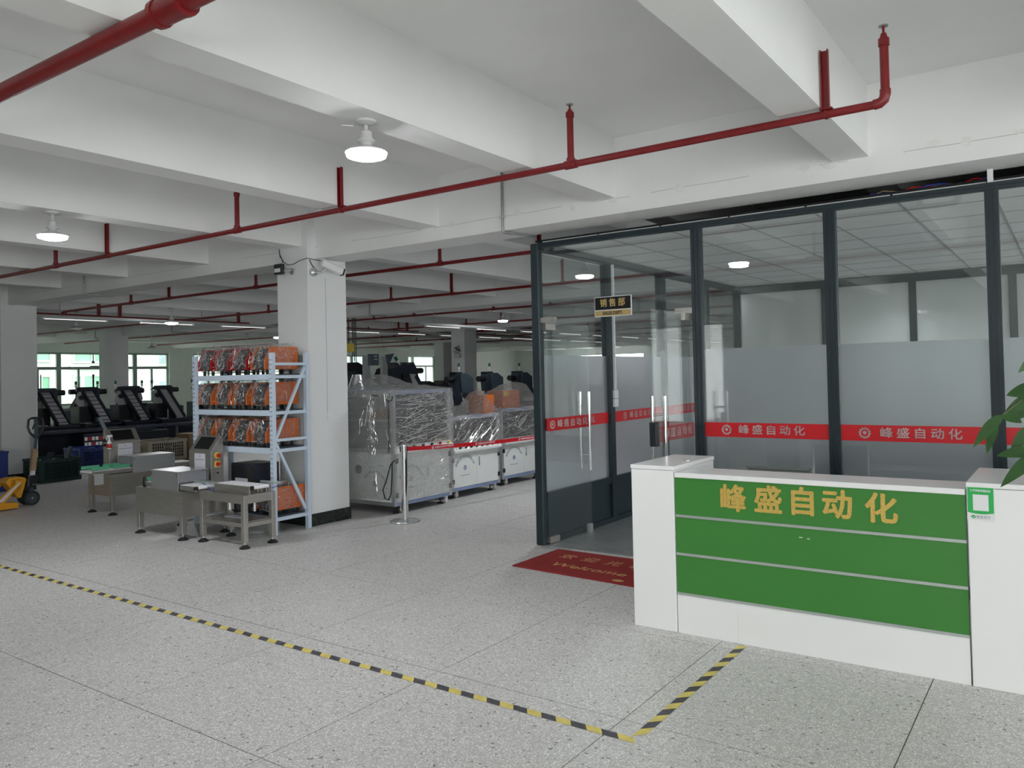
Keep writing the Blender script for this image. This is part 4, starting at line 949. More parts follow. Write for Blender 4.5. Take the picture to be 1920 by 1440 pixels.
def wrapped_machine(label, xf, y0, y1, dep, zc, ztop, seed, topfn, tall, knobs):
    o = thing('packing_machine', label, 'machine', (xf-dep/2, (y0+y1)/2, 0)); xb = xf-dep
    zb = 0.10
    for x in (xf-0.045, xb):
        for y in (y0, y1-0.045): MB().b(x, x+0.045, y, y+0.045, zb, ztop).build('corner_profile', ALU, o)
    for z in (zb, zc-0.05, ztop-0.045):
        for x in (xf-0.043, xb+0.003): MB().b(x, x+0.04, y0+0.045, y1-0.045, z, z+0.045).build('frame_rail', LBLUE, o)
        for y in (y0+0.003, y1-0.043): MB().b(xb+0.045, xf-0.045, y, y+0.04, z, z+0.045).build('frame_rail', ALU, o)
    ym = (y0+y1)/2
    for k, (a, b) in enumerate(((y0+0.047, ym-0.002), (ym+0.002, y1-0.047))):
        d = MB().b(xf-0.02, xf+0.004, a, b, zb+0.047, zc-0.052).build('door_panel', PANEL, o)
        if k == 0:
            c = (xf+0.006, (a+b)/2, zb+0.30)
            gear(MB(), c, (0, 1, 0), (0, 0, 1), 0.034, 0.0005).build('cog_logo', INKB, d)
            arc_text(d, (xf+0.006, (a+b)/2, zb+0.24), 0.215, '峰盛自动化科技有限公司', R(150), R(30), 0.046, (0, 1, 0), INKG)
            MB().b(xf+0.004, xf+0.005, (a+b)/2-0.1, (a+b)/2+0.1, zb+0.195, zb+0.203).build('printed_line', INKG, d)
        else:
            MB().b(xf+0.004, xf+0.014, a+0.045, a+0.065, zb+0.30, zb+0.42).build('handle', STEELL, d)
        for z in (zb+0.10, zc-0.17): MB().b(xf, xf+0.012, (y0+0.02 if k == 0 else y1-0.065), (y0+0.065 if k == 0 else y1-0.02), z, z+0.06).build('hinge', BLK, d)
    side = MB().b(xb+0.047, xf-0.047, y0+0.002, y0+0.02, zb+0.047, zc-0.052).build('side_panel', PANEL, o)
    gear(MB(), (xf-0.33, y0+0.0008, zb+0.26), (1, 0, 0), (0, 0, 1), 0.032, 0.0005).build('cog_logo', INKB, side)
    arc_text(side, (xf-0.33, y0+0.001, zb+0.20), 0.2, '峰盛自动化科技有限公司', R(140), R(20), 0.042, (1, 0, 0), INKG)
    if tall: MB().cyl((xf-0.60, y0+0.004, zb+0.42), (xf-0.60, y0-0.004, zb+0.42), 0.055, n=20).build('fan_grille', GALV, side, smooth=True)
    MB().b(xb+0.047, xf-0.047, y1-0.02, y1-0.002, zb+0.047, zc-0.052).build('side_panel', PANEL, o)
    MB().b(xb+0.002, xb+0.02, y0+0.047, y1-0.047, zb+0.047, zc-0.052).build('back_panel', PANEL, o)
    # sloped control strip
    cs = MB().prism([(xf+0.0, zc-0.052), (xf+0.055, zc-0.045), (xf+0.06, zc-0.02), (xf+0.0, zc+0.04)], y0+0.03, y1-0.02, 'y').build('control_panel', PANEL, o)
    for k in range(knobs):
        yy = y0+0.16+(y1-y0-0.26)*k/(knobs-1); m = KNOBR if k in (0, knobs-2) and k else (KNOBY if k == knobs-1 else BLK)
        MB().cyl((xf+0.03, yy, zc+0.01), (xf+0.055, yy, zc+0.028), 0.016, n=10).build('knob', m, cs, smooth=True)
    MB().b(xb+0.02, xf-0.02, y0+0.02, y1-0.02, zc-0.05, zc-0.035).build('deck', PALEM, o)
    # dark machinery behind tinted doors
    gz = MB().b(xf-0.03, xf-0.024, y0+0.047, y1-0.047, zc+0.0, ztop-0.047).build('tinted_door', GAUZE, o)
    inn = MB().b(xb+0.12, xf-0.22, y0+0.16, y1-0.2, zc-0.035, ztop-0.28).b(xb+0.2, xf-0.35, y0+0.3, y1-0.35, ztop-0.28, ztop-0.1).build('inner_works', PALEM if tall else NAVY, o)
    if tall:
        MB().b(xf-0.46, xf-0.20, y0+0.06, y0+0.16, ztop-0.34, ztop-0.24).build('orange_cover', CARD, o)
        MB().b(xb+0.06, xf-0.06, y0+0.01, y0+0.02, zc+0.33, zc+0.36).build('shelf_rail', ALU, o)
    for x in (xf-0.1, xb+0.1):
        for y in (y0+0.12, y1-0.12):
            MB().cyl((x, y, 0.0), (x, y, 0.022), 0.045, 0.03, n=14).cyl((x, y, 0.022), (x, y, zb), 0.009, n=8).build('levelling_foot', RUB, o, smooth=True)
            MB().cyl((x-0.012, y+0.11, 0.032), (x+0.012, y+0.11, 0.032), 0.032, n=14).b(x-0.016, x+0.016, y+0.09, y+0.13, 0.06, zb).build('caster', WPLAST, o, smooth=True)
    film_shell(xb-0.02, xf+0.03 if not tall else xf+0.03, y0-0.025, y1+0.015, zb+0.06 if tall else zc-0.12, ztop+0.01, 0.026, seed, top=topfn).build('stretch_film', FILM, o)
    return o
def machine_folds(o, xf, y0, y1, zc, ztop, dep, seed, style):
    rnd = random.Random(seed); L = y1-y0
    jobs = []
    if style == 'tall':
        jobs += [(46, (xf+0.03, y0, zc+0.02), (0, 1, 0), (1, 0, 0), L, ztop-zc-0.05, 0.12, 0.16, 0.10, 0.42, (0, 1, 0.02, 0.6)), (22, (xf+0.03, y0, zc+0.02), (0, 1, 0), (1, 0, 0), L, ztop-zc-0.05, 0.02, 0.08, 0.10, 0.34, (0.1, 0.7, 0.7, 0.98)),
                 (90, (xf+0.03, y0, zc+0.02), (0, 1, 0), (1, 0, 0), L, ztop-zc-0.05, 0.5, 1.0, 0.02, 0.07, (0, 1, 0, 1)), (16, (xf+0.03, y0, 0.16), (0, 1, 0), (1, 0, 0), L, 0.5, 0.30, 0.25, 0.15, 0.5, (0, 1, 0, 1)),
                 (110, (xf-dep*0.55, y0-0.025, zc-0.1), (1, 0, 0), (0, -1, 0), dep*0.55, ztop-zc+0.05, 1.4, 0.8, 0.02, 0.08, (0.42, 0.62, 0, 1)), (26, (xf-dep*0.55, y0-0.025, 0.16), (1, 0, 0), (0, -1, 0), dep*0.55, ztop-0.2, 1.2, 0.7, 0.08, 0.3, (0, 1, 0, 1)),
                 (40, (xf-dep*0.55, y0-0.025, ztop-0.06), (1, 0, 0), (0, -1, 0), dep*0.55, 0.07, 0.2, 0.5, 0.02, 0.08, (0, 1, 0, 1)), (50, (xf+0.03, y0, ztop-0.07), (0, 1, 0), (1, 0, 0), L, 0.08, 0.1, 0.4, 0.02, 0.1, (0, 1, 0, 1))]
    else:
        a = 0.62 if style == 'fan' else 0.15
        jobs += [(40, (xf+0.03, y0, zc-0.04), (0, 1, 0), (1, 0, 0), L, ztop-zc+0.02, a, 0.12 if style == 'fan' else 0.4, 0.15, 0.5 if style == 'fan' else 0.3, (0, 1, 0, 1)), (50, (xf+0.03, y0, zc-0.1), (0, 1, 0), (1, 0, 0), L, ztop-zc+0.08, 0.4, 0.9, 0.02, 0.08, (0, 1, 0, 1)),
                 (24, (xf+0.03, y0, ztop-0.05), (0, 1, 0), (1, 0, 0), L, 0.06, 0.05, 0.15, 0.1, 0.4, (0, 1, 0, 1))]
    for (n, org, du, nr, W_, H_, a, sp, l0, l1, ar) in jobs:
        tag(folds(rnd, n, org, du, (0, 0, 1), nr, W_, H_, a, sp, l0, l1, area=ar).build('film_folds', FOLD, o), kind='stuff')
bump = lambda cu, cv, w, h: (lambda u, v: h*math.exp(-((u-cu)**2+(v-cv)**2)/w))
m1 = wrapped_machine('tall packing machine wrapped in clear film behind the queue post', -6.66, 6.95, 8.02, 1.25, 0.78, 1.485, 1, lambda u, v: 0.16*math.exp(-((u-0.55)**2+(v-0.35)**2)/0.06)+0.03, True, 6)
MB().tube([(-6.615, 6.90, 1.42), (-6.63, 6.90, 1.37), (-6.68, 6.90, 1.36), (-6.72, 6.90, 1.38)], 0.006, 6).tube([(-6.70, 6.905, 1.36), (-6.69, 6.905, 0.9), (-6.70, 6.90, 0.75)], 0.005, 6).build('cable', BLK, m1)
MB().tube([(-6.62, 6.915, 0.66), (-6.68, 6.91, 0.60), (-6.74, 6.90, 0.42), (-6.80, 6.90, 0.30), (-6.77, 6.90, 0.20), (-6.71, 6.90, 0.185), (-6.67, 6.90, 0.26), (-6.66, 6.91, 0.45), (-6.655, 6.915, 0.64)], 0.007, 8).build('cable_loop', BLK, m1)
def hump(cx, cy, wx, wy, h, x0, x1, y0, y1):
    return lambda u, v: h*max(0, 1-(((x0+(x1-x0)*u)-cx)/wx)**2)**0.7*max(0, 1-(((y0+(y1-y0)*v)-cy)/wy)**2)**0.7+0.015
pk2 = on_x(928, 717, -7.10); c2 = on_x(911, 765, -7.0)
h2a = hump(-7.05, c2.y, 0.30, 0.34, 0.36, -8.0, -6.8, 8.17, 9.28); h2b = hump(-7.10, min(pk2.y, 9.2), 0.14, 0.13, pk2.z-1.16, -8.0, -6.8, 8.17, 9.28)
m2 = wrapped_machine('low packing machine wrapped in film with an orange box on top, second in the row', -6.80, 8.17, 9.28, 1.2, 0.66, 1.10, 2, lambda u, v: max(h2a(u, v), h2b(u, v)), False, 8)
MB().b(-7.22, -6.95, c2.y-0.12, c2.y+0.13, 1.09, 1.36).build('orange_box', ORANGE, m2)
m3 = wrapped_machine('low packing machine wrapped in film with a yellow label, third in the row', -6.94, 9.52, 10.65, 1.2, 0.66, 1.14, 3, hump(-7.3, 10.35, 0.42, 0.62, 0.36, -8.14, -6.94, 9.52, 10.65), False, 9)
machine_folds(m1, -6.66, 6.95, 8.02, 0.78, 1.485, 1.25, 11, 'tall'); machine_folds(m2, -6.80, 8.17, 9.28, 0.66, 1.10, 1.2, 12, 'fan'); machine_folds(m3, -6.94, 9.52, 10.65, 0.66, 1.14, 1.2, 13, 'flat')
ob = MB().b(-7.55, -7.25, 10.0, 10.45, 1.13, 1.40).build('orange_box', ORANGE, m3)
MB().b(-7.249, -7.246, 10.02, 10.16, 1.32, 1.39).build('yellow_label', KNOBY, ob)

# ------------------------------------------------------------------ storage rack and its wrapped heads
RX0, RX1, RY0, RY1 = -8.385, -6.945, 5.425, 5.93
rk = thing('storage_rack', 'pale blue boltless storage rack in front of the white column', 'rack', ((RX0+RX1)/2, (RY0+RY1)/2, 0))
for x in (RX0, RX1-0.05):
    for y in (RY0, RY1-0.045):
        up = MB().b(x, x+0.05, y, y+0.006, 0, 1.935).b(x, x+0.006, y+0.006, y+0.045, 0, 1.935).b(x+0.044, x+0.05, y+0.006, y+0.045, 0, 1.935).build('upright', RACKM, rk)
        if y == RY0:
            sl = MB(); z = 0.1
            while z < 1.9:
                for dx in (0.014, 0.036): sl.bar((x+dx-0.003, y-0.0006, z), (x+dx+0.003, y-0.0006, z+0.016), 0.001, 0.008, up=(0, 1, 0))
                z += 0.05
            sl.build('slot_row', SLOT, up)
LEV = [(0.13, 0.19), (0.857, 0.917), (1.262, 1.320), (1.648, 1.706)]
for z0, z1 in LEV:
    for y in (RY0+0.005, RY1-0.05): MB().b(RX0+0.05, RX1-0.05, y, y+0.035, z0, z1).build('shelf_beam', RACKM, rk)
    for x in (RX0+0.01, RX1-0.04): MB().b(x, x+0.03, RY0+0.045, RY1-0.045, z0+0.012, z1-0.012).build('side_tie', RACKM, rk)
    MB().b(RX0+0.052, RX1-0.052, RY0+0.04, RY1-0.05, z1-0.012, z1).build('shelf_board', NAVY2, rk)
for x in (RX0+0.01, RX1-0.035):
    for (za, zb_) in ((0.22, 1.0), (1.0, 1.80)):
        if za < 0.5: p, q = (x+0.012, RY1-0.06, za), (x+0.012, RY0+0.05, zb_-0.03)
        else: p, q = (x+0.012, RY0+0.05, za), (x+0.012, RY1-0.05, zb_-0.02)
        MB().bar(p, q, 0.022, 0.03).build('diagonal_brace', RACKM, rk)
    for z in (0.985, 1.80): MB().b(x, x+0.025, RY0+0.045, RY1-0.045, z, z+0.03).build('cross_tie', RACKM, rk)
def bag_shell(x0, x1, y0, y1, z0, z1, seed, amp=0.03):
    mb = MB(); nu, nv = 28, 15; vs = []
    c = Vector(((x0+x1)/2, (y0+y1)/2, (z0+z1)/2)); hx, hy, hz = (x1-x0)/2, (y1-y0)/2, (z1-z0)/2
    for j in range(nv+1):
        ph = math.pi*(j/nv - 0.5)
        for i in range(nu):
            th = 2*math.pi*i/nu
            cx, sx = math.cos(th), math.sin(th); cp, sp = math.cos(ph), math.sin(ph)
            e = lambda v, k=0.42: math.copysign(abs(v)**k, v)
            p = c + Vector((hx*e(cx)*abs(cp)**0.35, hy*e(sx)*abs(cp)**0.35, hz*e(sp, 0.6)))
            q = p*9 + Vector((seed*2.3, seed, -seed))
            vs.append(p + noise.noise_vector(q)*amp*0.8 + noise.noise_vector(q*3.0)*amp*0.75)
    fs = [(j*nu+i, j*nu+(i+1) % nu, (j+1)*nu+(i+1) % nu, (j+1)*nu+i) for j in range(nv) for i in range(nu)]
    return mb.add(vs, fs)
def feeder(label, x0, z, plate, seed, group, y0=None, w=0.25, tilt=False):
    y0 = RY0+0.03 if y0 is None else y0; d = 0.44; h = 0.245; zf = z+0.055
    o = thing('machine_head', label, 'machine head', (x0+w/2, y0+d/2, z), group=group)
    prof = lambda g: [(y0+g, zf+g), (y0+g, zf+0.10), (y0+0.075+g, zf+h-g), (y0+d-g, zf+h-g), (y0+d-g, zf+g)]
    MB().prism(prof(0.02), x0+0.02, x0+w-0.016, 'x').build('body', NAVY, o)
    MB().prism(prof(0.0), x0+w-0.016, x0+w, 'x').build('side_plate', plate, o)
    MB().prism(prof(0.0), x0, x0+0.016, 'x').build('side_plate', plate, o)
    c0 = Vector((0, y0+0.026, zf+0.12)); c1 = Vector((0, y0+0.075, zf+0.21))
    MB().poly([(x0+0.05, c0.y, c0.z), (x0+w-0.05, c0.y, c0.z), (x0+w-0.05, c1.y, c1.z), (x0+0.05, c1.y, c1.z)]).build('display', GAUZE, o)
    for yy in (y0+0.06, y0+d-0.06):
        for xx in (x0+0.045, x0+w-0.045): MB().cyl((xx, yy, z), (xx, yy, zf+0.02), 0.017, n=10).build('foot', RUB, o, smooth=True)
    bag_shell(x0-0.012, x0+w+0.014, y0-0.02, y0+d+0.01, zf-0.03, zf+h+0.035, seed, 0.020).build('plastic_bag', BAG, o)
    rnd = random.Random(seed*5+1)
    f = folds(rnd, 26, (x0, y0-0.024, zf-0.01), (1, 0, 0), (0, 0.12, 1), (0, -1, 0), w, h+0.02, 0.4, 0.9, 0.02, 0.09, 0.0015, 0.003)
    f2 = folds(rnd, 18, (x0+w+0.014, y0, zf), (0, 1, 0), (0, 0, 1), (1, 0, 0), d, h+0.03, 0.5, 0.8, 0.03, 0.12, 0.0012, 0.0024)
    f3 = folds(rnd, 20, (x0, y0+0.04, zf+h+0.03), (1, 0, 0), (0, 1, 0), (0, 0, 1), w, d-0.08, 0.5, 1.0, 0.02, 0.08, 0.0015, 0.003)
    k = len(f.v); f.add(f2.v, f2.f); f.add(f3.v, f3.f)
    tag(f.build('bag_folds', FOLD, o), kind='stuff')
    return o
rows = [(3, 'top rack shelf', [REDP, REDP, REDP, ORANGE]), (2, 'second rack shelf from the top', [ORANGE]*4), (1, 'third rack shelf from the top', [ORANGE]*4)]
ords = ['leftmost', 'second', 'third', 'rightmost']
for lv, nm, pls in rows:
    for k in range(4):
        x0 = RX0+0.065+0.325*k
        cn = 'red' if pls[k] is REDP else 'orange'
        feeder('%s bagged head with %s side plates on the %s' % (ords[k], cn, nm), x0, LEV[lv][1], pls[k], lv*7+k, 'bagged machine heads on the rack')
feeder('bagged machine head with orange side plates alone on the lowest shelf of the rack', RX1-0.37, LEV[0][1], ORANGE, 31, 'bagged machine heads on the rack', w=0.30)
dc = thing('control_cabinet', 'dark control cabinet on the lowest shelf behind the conveyor table', 'cabinet', (-7.62, 5.70, LEV[0][1]))
MB().b(-7.80, -7.40, 5.52, 5.86, LEV[0][1], 0.72).build('body', NAVY, dc, bevel=0.006)
MB().b(-7.79, -7.41, 5.512, 5.52, LEV[0][1]+0.02, 0.70).build('door', BLK, dc)
MB().b(-7.72, -7.50, 5.508, 5.512, 0.52, 0.56).build('label_strip', PAPER, dc)
bw = thing('parts_tray', 'low beige tray of parts on the lowest rack shelf', 'tray', (-8.1, 5.68, LEV[0][1]))
MB().b(-8.30, -7.86, 5.50, 5.86, LEV[0][1], LEV[0][1]+0.012).b(-8.30, -7.86, 5.50, 5.51, LEV[0][1]+0.012, LEV[0][1]+0.2).b(-8.30, -7.86, 5.85, 5.86, LEV[0][1]+0.012, LEV[0][1]+0.2).b(-8.30, -8.29, 5.51, 5.85, LEV[0][1]+0.012, LEV[0][1]+0.2).b(-7.87, -7.86, 5.51, 5.85, LEV[0][1]+0.012, LEV[0][1]+0.2).build('tray_shell', CRBEI, bw)

# ------------------------------------------------------------------ stainless inspection machines
def steel_leg(o, x, y, ztop, w=0.05):
    l = MB().b(x-w/2, x+w/2, y-w/2, y+w/2, 0.062, ztop).build('leg', STEEL, o, bevel=0.003)
    MB().cyl((x, y, 0.03), (x, y, 0.064), 0.010, n=10).build('foot_spindle', CHROME, l, smooth=True)
    MB().lathe((x, y, 0), [(0.052, 0), (0.054, 0.008), (0.03, 0.026), (0.016, 0.034)], 20).build('foot_pad', RUB, l, smooth=True)
def checkweigher(label, loc, rz, L, tun, infeed, cons):
    """local frame: front faces -y, product travels along +x; loc = front left foot"""
    o = thing('metal_detector', label, 'machine', loc, rz)
    D = 0.50; M = Matrix.Translation(loc) @ Matrix.Rotation(rz, 4, 'Z')
    def fin(mb, *a, **k):
        mb.v = [M @ v for v in mb.v]; return mb.build(*a, **k)
    def leg(x, y, zt):
        l = fin(MB().b(x-0.026, x+0.026, y-0.026, y+0.026, 0.062, zt), 'leg', STEEL, o, bevel=0.003)
        fin(MB().cyl((x, y, 0.03), (x, y, 0.064), 0.010, n=10), 'foot_spindle', CHROME, l, smooth=True)
        fin(MB().lathe((x, y, 0), [(0.054, 0), (0.056, 0.008), (0.03, 0.026), (0.016, 0.034)], 20), 'foot_pad', RUB, l, smooth=True)
    zA, zB = 0.235, 0.50
    for x in (0, L):
        for y in (0, D): leg(x, y, zB-0.01)
    fin(MB().b(-0.03, L+0.03, -0.03, -0.026, zA, zB), 'apron', STEEL, o)
    fin(MB().b(-0.03, L+0.03, D+0.026, D+0.03, zA, zB), 'apron', STEEL, o)
    fin(MB().b(L+0.026, L+0.03, -0.026, D+0.026, zA, zB), 'end_panel', STEEL, o)
    fin(MB().b(-0.03, -0.026, -0.026, D+0.026, zA, zB), 'end_panel', STEEL, o)
    fin(MB().b(-0.03, L+0.03, -0.03, D+0.03, zB, zB+0.006), 'deck', STEEL, o)
    # tunnel guard
    a, b = tun; zt = 0.70; y0, y1 = -0.015, 0.34
    g = fin(MB().b(a, b, y0, y0+0.004, zB+0.006, zt), 'guard_front', STEELL, o)
    fin(MB().b(a, b, y0, y1, zt, zt+0.004), 'guard_top', STEELL, o)
    fin(MB().b(a, b, y1-0.004, y1, zB+0.006, zt), 'guard_back', STEELL, o)
    for x in (a+0.015, b-0.03):
        for z in (zt-0.02, zt-0.04): fin(MB().cyl((x, y0-0.003, z), (x, y0, z), 0.006, n=8), 'bolt', BLK, g)
    n = 16
    for x in (a+0.012, b-0.012):
        for k in range(n):
            ya = y0+0.012+(y1-y0-0.024)*k/n
            fin(MB().b(x-0.001, x+0.001, ya, ya+(y1-y0-0.024)/n-0.002, 0.585, zt-0.004), 'curtain_strip', CURT, o)
    # belt through the tunnel
    bs, be = a-infeed, b+0.30
    fin(MB().b(bs+0.01, be-0.01, 0.02, 0.30, 0.535, 0.566).cyl((be-0.012, 0.02, 0.55), (be-0.012, 0.30, 0.55), 0.016, n=12).cyl((bs+0.012, 0.02, 0.55), (bs+0.012, 0.30, 0.55), 0.016, n=12), 'conveyor_belt', BELTW, o, smooth=True)
    fin(MB().b(bs, be-0.02, 0.0, 0.018, 0.515, 0.562).b(bs, be-0.02, 0.302, 0.32, 0.515, 0.562), 'belt_side_rail', STEEL, o)
    fin(MB().cyl((be-0.012, -0.012, 0.548), (be-0.012, 0.02, 0.548), 0.020, n=12).cyl((be-0.012, 0.30, 0.548), (be-0.012, 0.325, 0.548), 0.020, n=12), 'end_roller', BLK, o, smooth=True)
    # infeed guides
    if infeed > 0.2:
        for (s, e) in ((bs, bs+(a-bs)*0.46), (bs+(a-bs)*0.54, a-0.01)):
            fin(MB().b(s, e, 0.03, 0.035, 0.575, 0.615).b(s, e, 0.285, 0.29, 0.575, 0.615), 'guide_rail', BELTN, o)
            fin(MB().b(s, e, -0.005, 0.0, 0.52, 0.56), 'bracket', STEEL, o)
        fin(MB().b(bs+0.01, bs+0.12, -0.02, -0.002, 0.40, 0.535), 'drive_cover', PALEM, o)
    else:
        fin(MB().prism([(bs-0.02, 0.62), (bs-0.035, 0.56), (bs-0.03, 0.50), (bs+0.0, 0.506), (bs+0.02, 0.506), (bs+0.02, 0.53), (bs-0.005, 0.56), (bs, 0.62)], -0.01, 0.0, 'y'), 'bracket', BLK, o)
        fin(MB().b(bs-0.01, a-0.01, 0.03, 0.035, 0.575, 0.615), 'guide_rail', BELTN, o)
    # console
    c0, c1 = cons; cy0, cy1 = 0.40, 0.555
    co = fin(MB().prism([(cy0, 0.45), (cy1, 0.45), (cy1, 1.035), (cy1-0.025, 1.04), (cy0, 0.875)], c0, c1, 'x'), 'console', STEEL, o, bevel=0.003)
    sd = Vector((0, cy1-0.025-cy0, 1.04-0.875)).normalized(); nn = Vector((0, -sd.z, sd.y))
    def onslope(x, t): return Vector((x, cy0, 0.875)) + sd*t
    q = [onslope(c0+0.07, 0.03), onslope(c1-0.07, 0.03), onslope(c1-0.07, 0.185), onslope(c0+0.07, 0.185)]
    fin(MB().add([p+nn*0.001 for p in q] + [p+nn*0.006 for p in q], [(0, 1, 2, 3), (4, 5, 6, 7), (0, 1, 5, 4), (1, 2, 6, 5), (2, 3, 7, 6), (3, 0, 4, 7)]), 'screen_bezel', BLK, co)
    q2 = [onslope(c0+0.08, 0.038), onslope(c1-0.08, 0.038), onslope(c1-0.08, 0.177), onslope(c0+0.08, 0.177)]
    fin(MB().poly([p+nn*0.0068 for p in q2]), 'screen', GAUZE, co)
    xm = (c0+c1)/2
    pp = fin(MB().b(xm-0.10, xm+0.10, cy0-0.002, cy0-0.0008, 0.655, 0.85), 'paper_label', PAPER, co)
    g2 = gear(MB(), (xm, cy0-0.003, 0.82), (1, 0, 0), (0, 0, 1), 0.015, 0.0); fin(g2, 'cog_logo', INKG, pp)
    fin(MB().b(xm-0.085, xm+0.085, cy0-0.0028, cy0-0.002, 0.778, 0.790).b(xm-0.06, xm+0.06, cy0-0.0028, cy0-0.002, 0.665, 0.672), 'printed_line', INKG, pp)
    ym = (cy0+cy1)/2
    fin(MB().cyl((c1, ym, 0.83), (c1+0.006, ym, 0.83), 0.036, n=18), 'stop_ring', KNOBY, co, smooth=True)
    fin(MB().cyl((c1+0.006, ym, 0.83), (c1+0.02, ym, 0.83), 0.014, n=12).cyl((c1+0.02, ym, 0.83), (c1+0.035, ym, 0.83), 0.023, n=16), 'stop_button', KNOBR, co, smooth=True)
    fin(MB().b(c1, c1+0.006, ym-0.032, ym+0.032, 0.704, 0.768), 'switch_plate', KNOBY, co)
    fin(MB().cyl((c1+0.006, ym, 0.736), (c1+0.018, ym, 0.736), 0.024, n=16).b(c1+0.018, c1+0.03, ym-0.024, ym+0.024, 0.729, 0.743), 'rotary_switch', KNOBR, co)
    fin(MB().cyl((c1, ym, 0.64), (c1+0.01, ym, 0.64), 0.010, n=10), 'key_socket', BLK, co)
    fin(MB().cyl((c0-0.02, cy0+0.1, 0.90), (c0, cy0+0.1, 0.90), 0.022, n=12).cyl((c0-0.02, cy0+0.1, 0.84), (c0, cy0+0.1, 0.84), 0.02, n=12), 'side_gland', BLK, co)
    return o
checkweigher('stainless metal detector with slanted touchscreen, nearer of the two', (-8.43, 4.80, 0), 0.0, 0.81, (0.245, 0.755), 0.14, (0.31, 0.72))
checkweigher('stainless metal detector with green belt guides, farther of the two', (-9.85, 5.25, 0), R(90), 1.0, (0.26, 0.84), 0.50, (0.18, 0.60))
sb = thing('spray_bottle', 'white and red spray bottle hung beside the farther metal detector console', 'bottle', (-10.18, 5.30, 0.80))
pb = Vector((-10.17, 5.385, 0.80))
MB().lathe((pb.x, pb.y, pb.z), [(0.026, 0), (0.028, 0.005), (0.028, 0.085), (0.013, 0.115), (0.011, 0.13)], 14).build('bottle', WPLAST, sb, smooth=True)
MB().lathe((pb.x, pb.y, pb.z+0.012), [(0.0288, 0), (0.0288, 0.055)], 14).build('label_band', KNOBR, sb, smooth=True)
MB().cyl(pb+Vector((0, 0, 0.13)), pb+Vector((0, 0, 0.155)), 0.014, n=10).bar(pb+Vector((0, -0.03, 0.165)), pb+Vector((0, 0.04, 0.165)), 0.02, 0.025).bar(pb+Vector((0, -0.03, 0.155)), pb+Vector((0, -0.035, 0.115)), 0.01, 0.008).build('spray_trigger', WPLAST, sb)
MB().b(-10.21, -10.13, 5.375, 5.43, 0.79, 0.80).build('hook_shelf', STEEL, sb)

ct = thing('conveyor_table', 'small stainless conveyor table with white belt and blue hoses', 'conveyor', (-7.03, 5.03, 0))
tx0, tx1, ty0, ty1 = -7.37, -6.685, 4.87, 5.20
for x in (tx0, tx1):
    for y in (ty0, ty1): steel_leg(ct, x, y, 0.52)
fr = MB()
for y in (ty0, ty1): fr.b(tx0+0.025, tx1-0.025, y-0.025, y+0.025, 0.435, 0.52)
for x in (tx0, tx1): fr.b(x-0.025, x+0.025, ty0+0.025, ty1-0.025, 0.435, 0.52)
fr.build('top_frame', STEEL, ct)
fr = MB()
for y in (ty0, ty1): fr.b(tx0+0.025, tx1-0.025, y-0.02, y+0.02, 0.205, 0.245)
for x in (tx0, tx1): fr.b(x-0.02, x+0.02, ty0+0.025, ty1-0.025, 0.205, 0.245)
fr.build('stretcher', STEEL, ct)
MB().b(tx0+0.02, tx1-0.02, ty0+0.03, ty1-0.03, 0.246, 0.252).build('lower_shelf', STEEL, ct)
MB().b(-7.18, -6.93, 4.99, 5.08, 0.252, 0.262).build('paper_sheet', PAPER, ct)
MB().b(-7.20, -6.62, 4.925, 5.105, 0.572, 0.606).cyl((-6.62, 4.925, 0.589), (-6.62, 5.105, 0.589), 0.017, n=12).cyl((-7.20, 4.925, 0.589), (-7.20, 5.105, 0.589), 0.017, n=12).build('conveyor_belt', BELTW, ct, smooth=True)
MB().b(-7.22, -6.66, 4.905, 4.922, 0.525, 0.60).b(-7.22, -6.66, 5.108, 5.125, 0.525, 0.60).build('belt_side_rail', STEEL, ct)
MB().cyl((-6.62, 4.905, 0.589), (-6.62, 4.925, 0.589), 0.021, n=12).build('end_roller', BLK, ct, smooth=True)
for y in (4.93, 5.08): MB().b(-6.80, -6.76, y, y+0.02, 0.50, 0.575).b(-7.14, -7.10, y, y+0.02, 0.50, 0.575).build('belt_bracket', STEEL, ct)
MB().b(-7.62, -7.22, 4.93, 4.99, 0.585, 0.61).build('swing_arm', ACRYL, ct)
MB().b(-6.82, -6.50, 5.16, 5.19, 0.60, 0.625).build('swing_arm', ACRYL, ct)
MB().bar((-6.7, 5.17, 0.52), (-6.7, 5.17, 0.60), 0.02, 0.02).bar((-7.26, 4.96, 0.50), (-7.26, 4.96, 0.585), 0.02, 0.02).build('arm_post', STEEL, ct)
MB().tube([(-7.50, 4.955, 0.58), (-7.38, 4.93, 0.555), (-7.26, 4.90, 0.54), (-7.20, 4.88, 0.50)], 0.004, 6).tube([(-7.26, 4.95, 0.58), (-7.24, 4.92, 0.53), (-7.18, 4.90, 0.45), (-7.0, 4.95, 0.42), (-6.9, 4.98, 0.41)], 0.004, 6).tube([(-6.50, 5.17, 0.62), (-6.55, 5.16, 0.585), (-6.62, 5.16, 0.56)], 0.004, 6).build('blue_hose', BLUEH, ct)
for k, (x, y) in enumerate(((-7.10, 5.0), (-6.98, 5.02), (-6.87, 5.0), (-6.78, 5.06))):
    MB().cyl((x, y, 0.33), (x, y, 0.42), 0.024-0.003*k, n=12).cyl((x, y, 0.42), (x, y, 0.435), 0.012, n=8).build('air_regulator', (STEELL, BLK, REDP, STEELL)[k], ct, smooth=True)
MB().tube([(-7.30, 5.10, 0.43), (-7.2, 5.06, 0.36), (-7.05, 5.02, 0.30), (-6.9, 5.02, 0.33), (-6.76, 5.0, 0.42)], 0.008, 6).build('black_hose', BLK, ct)

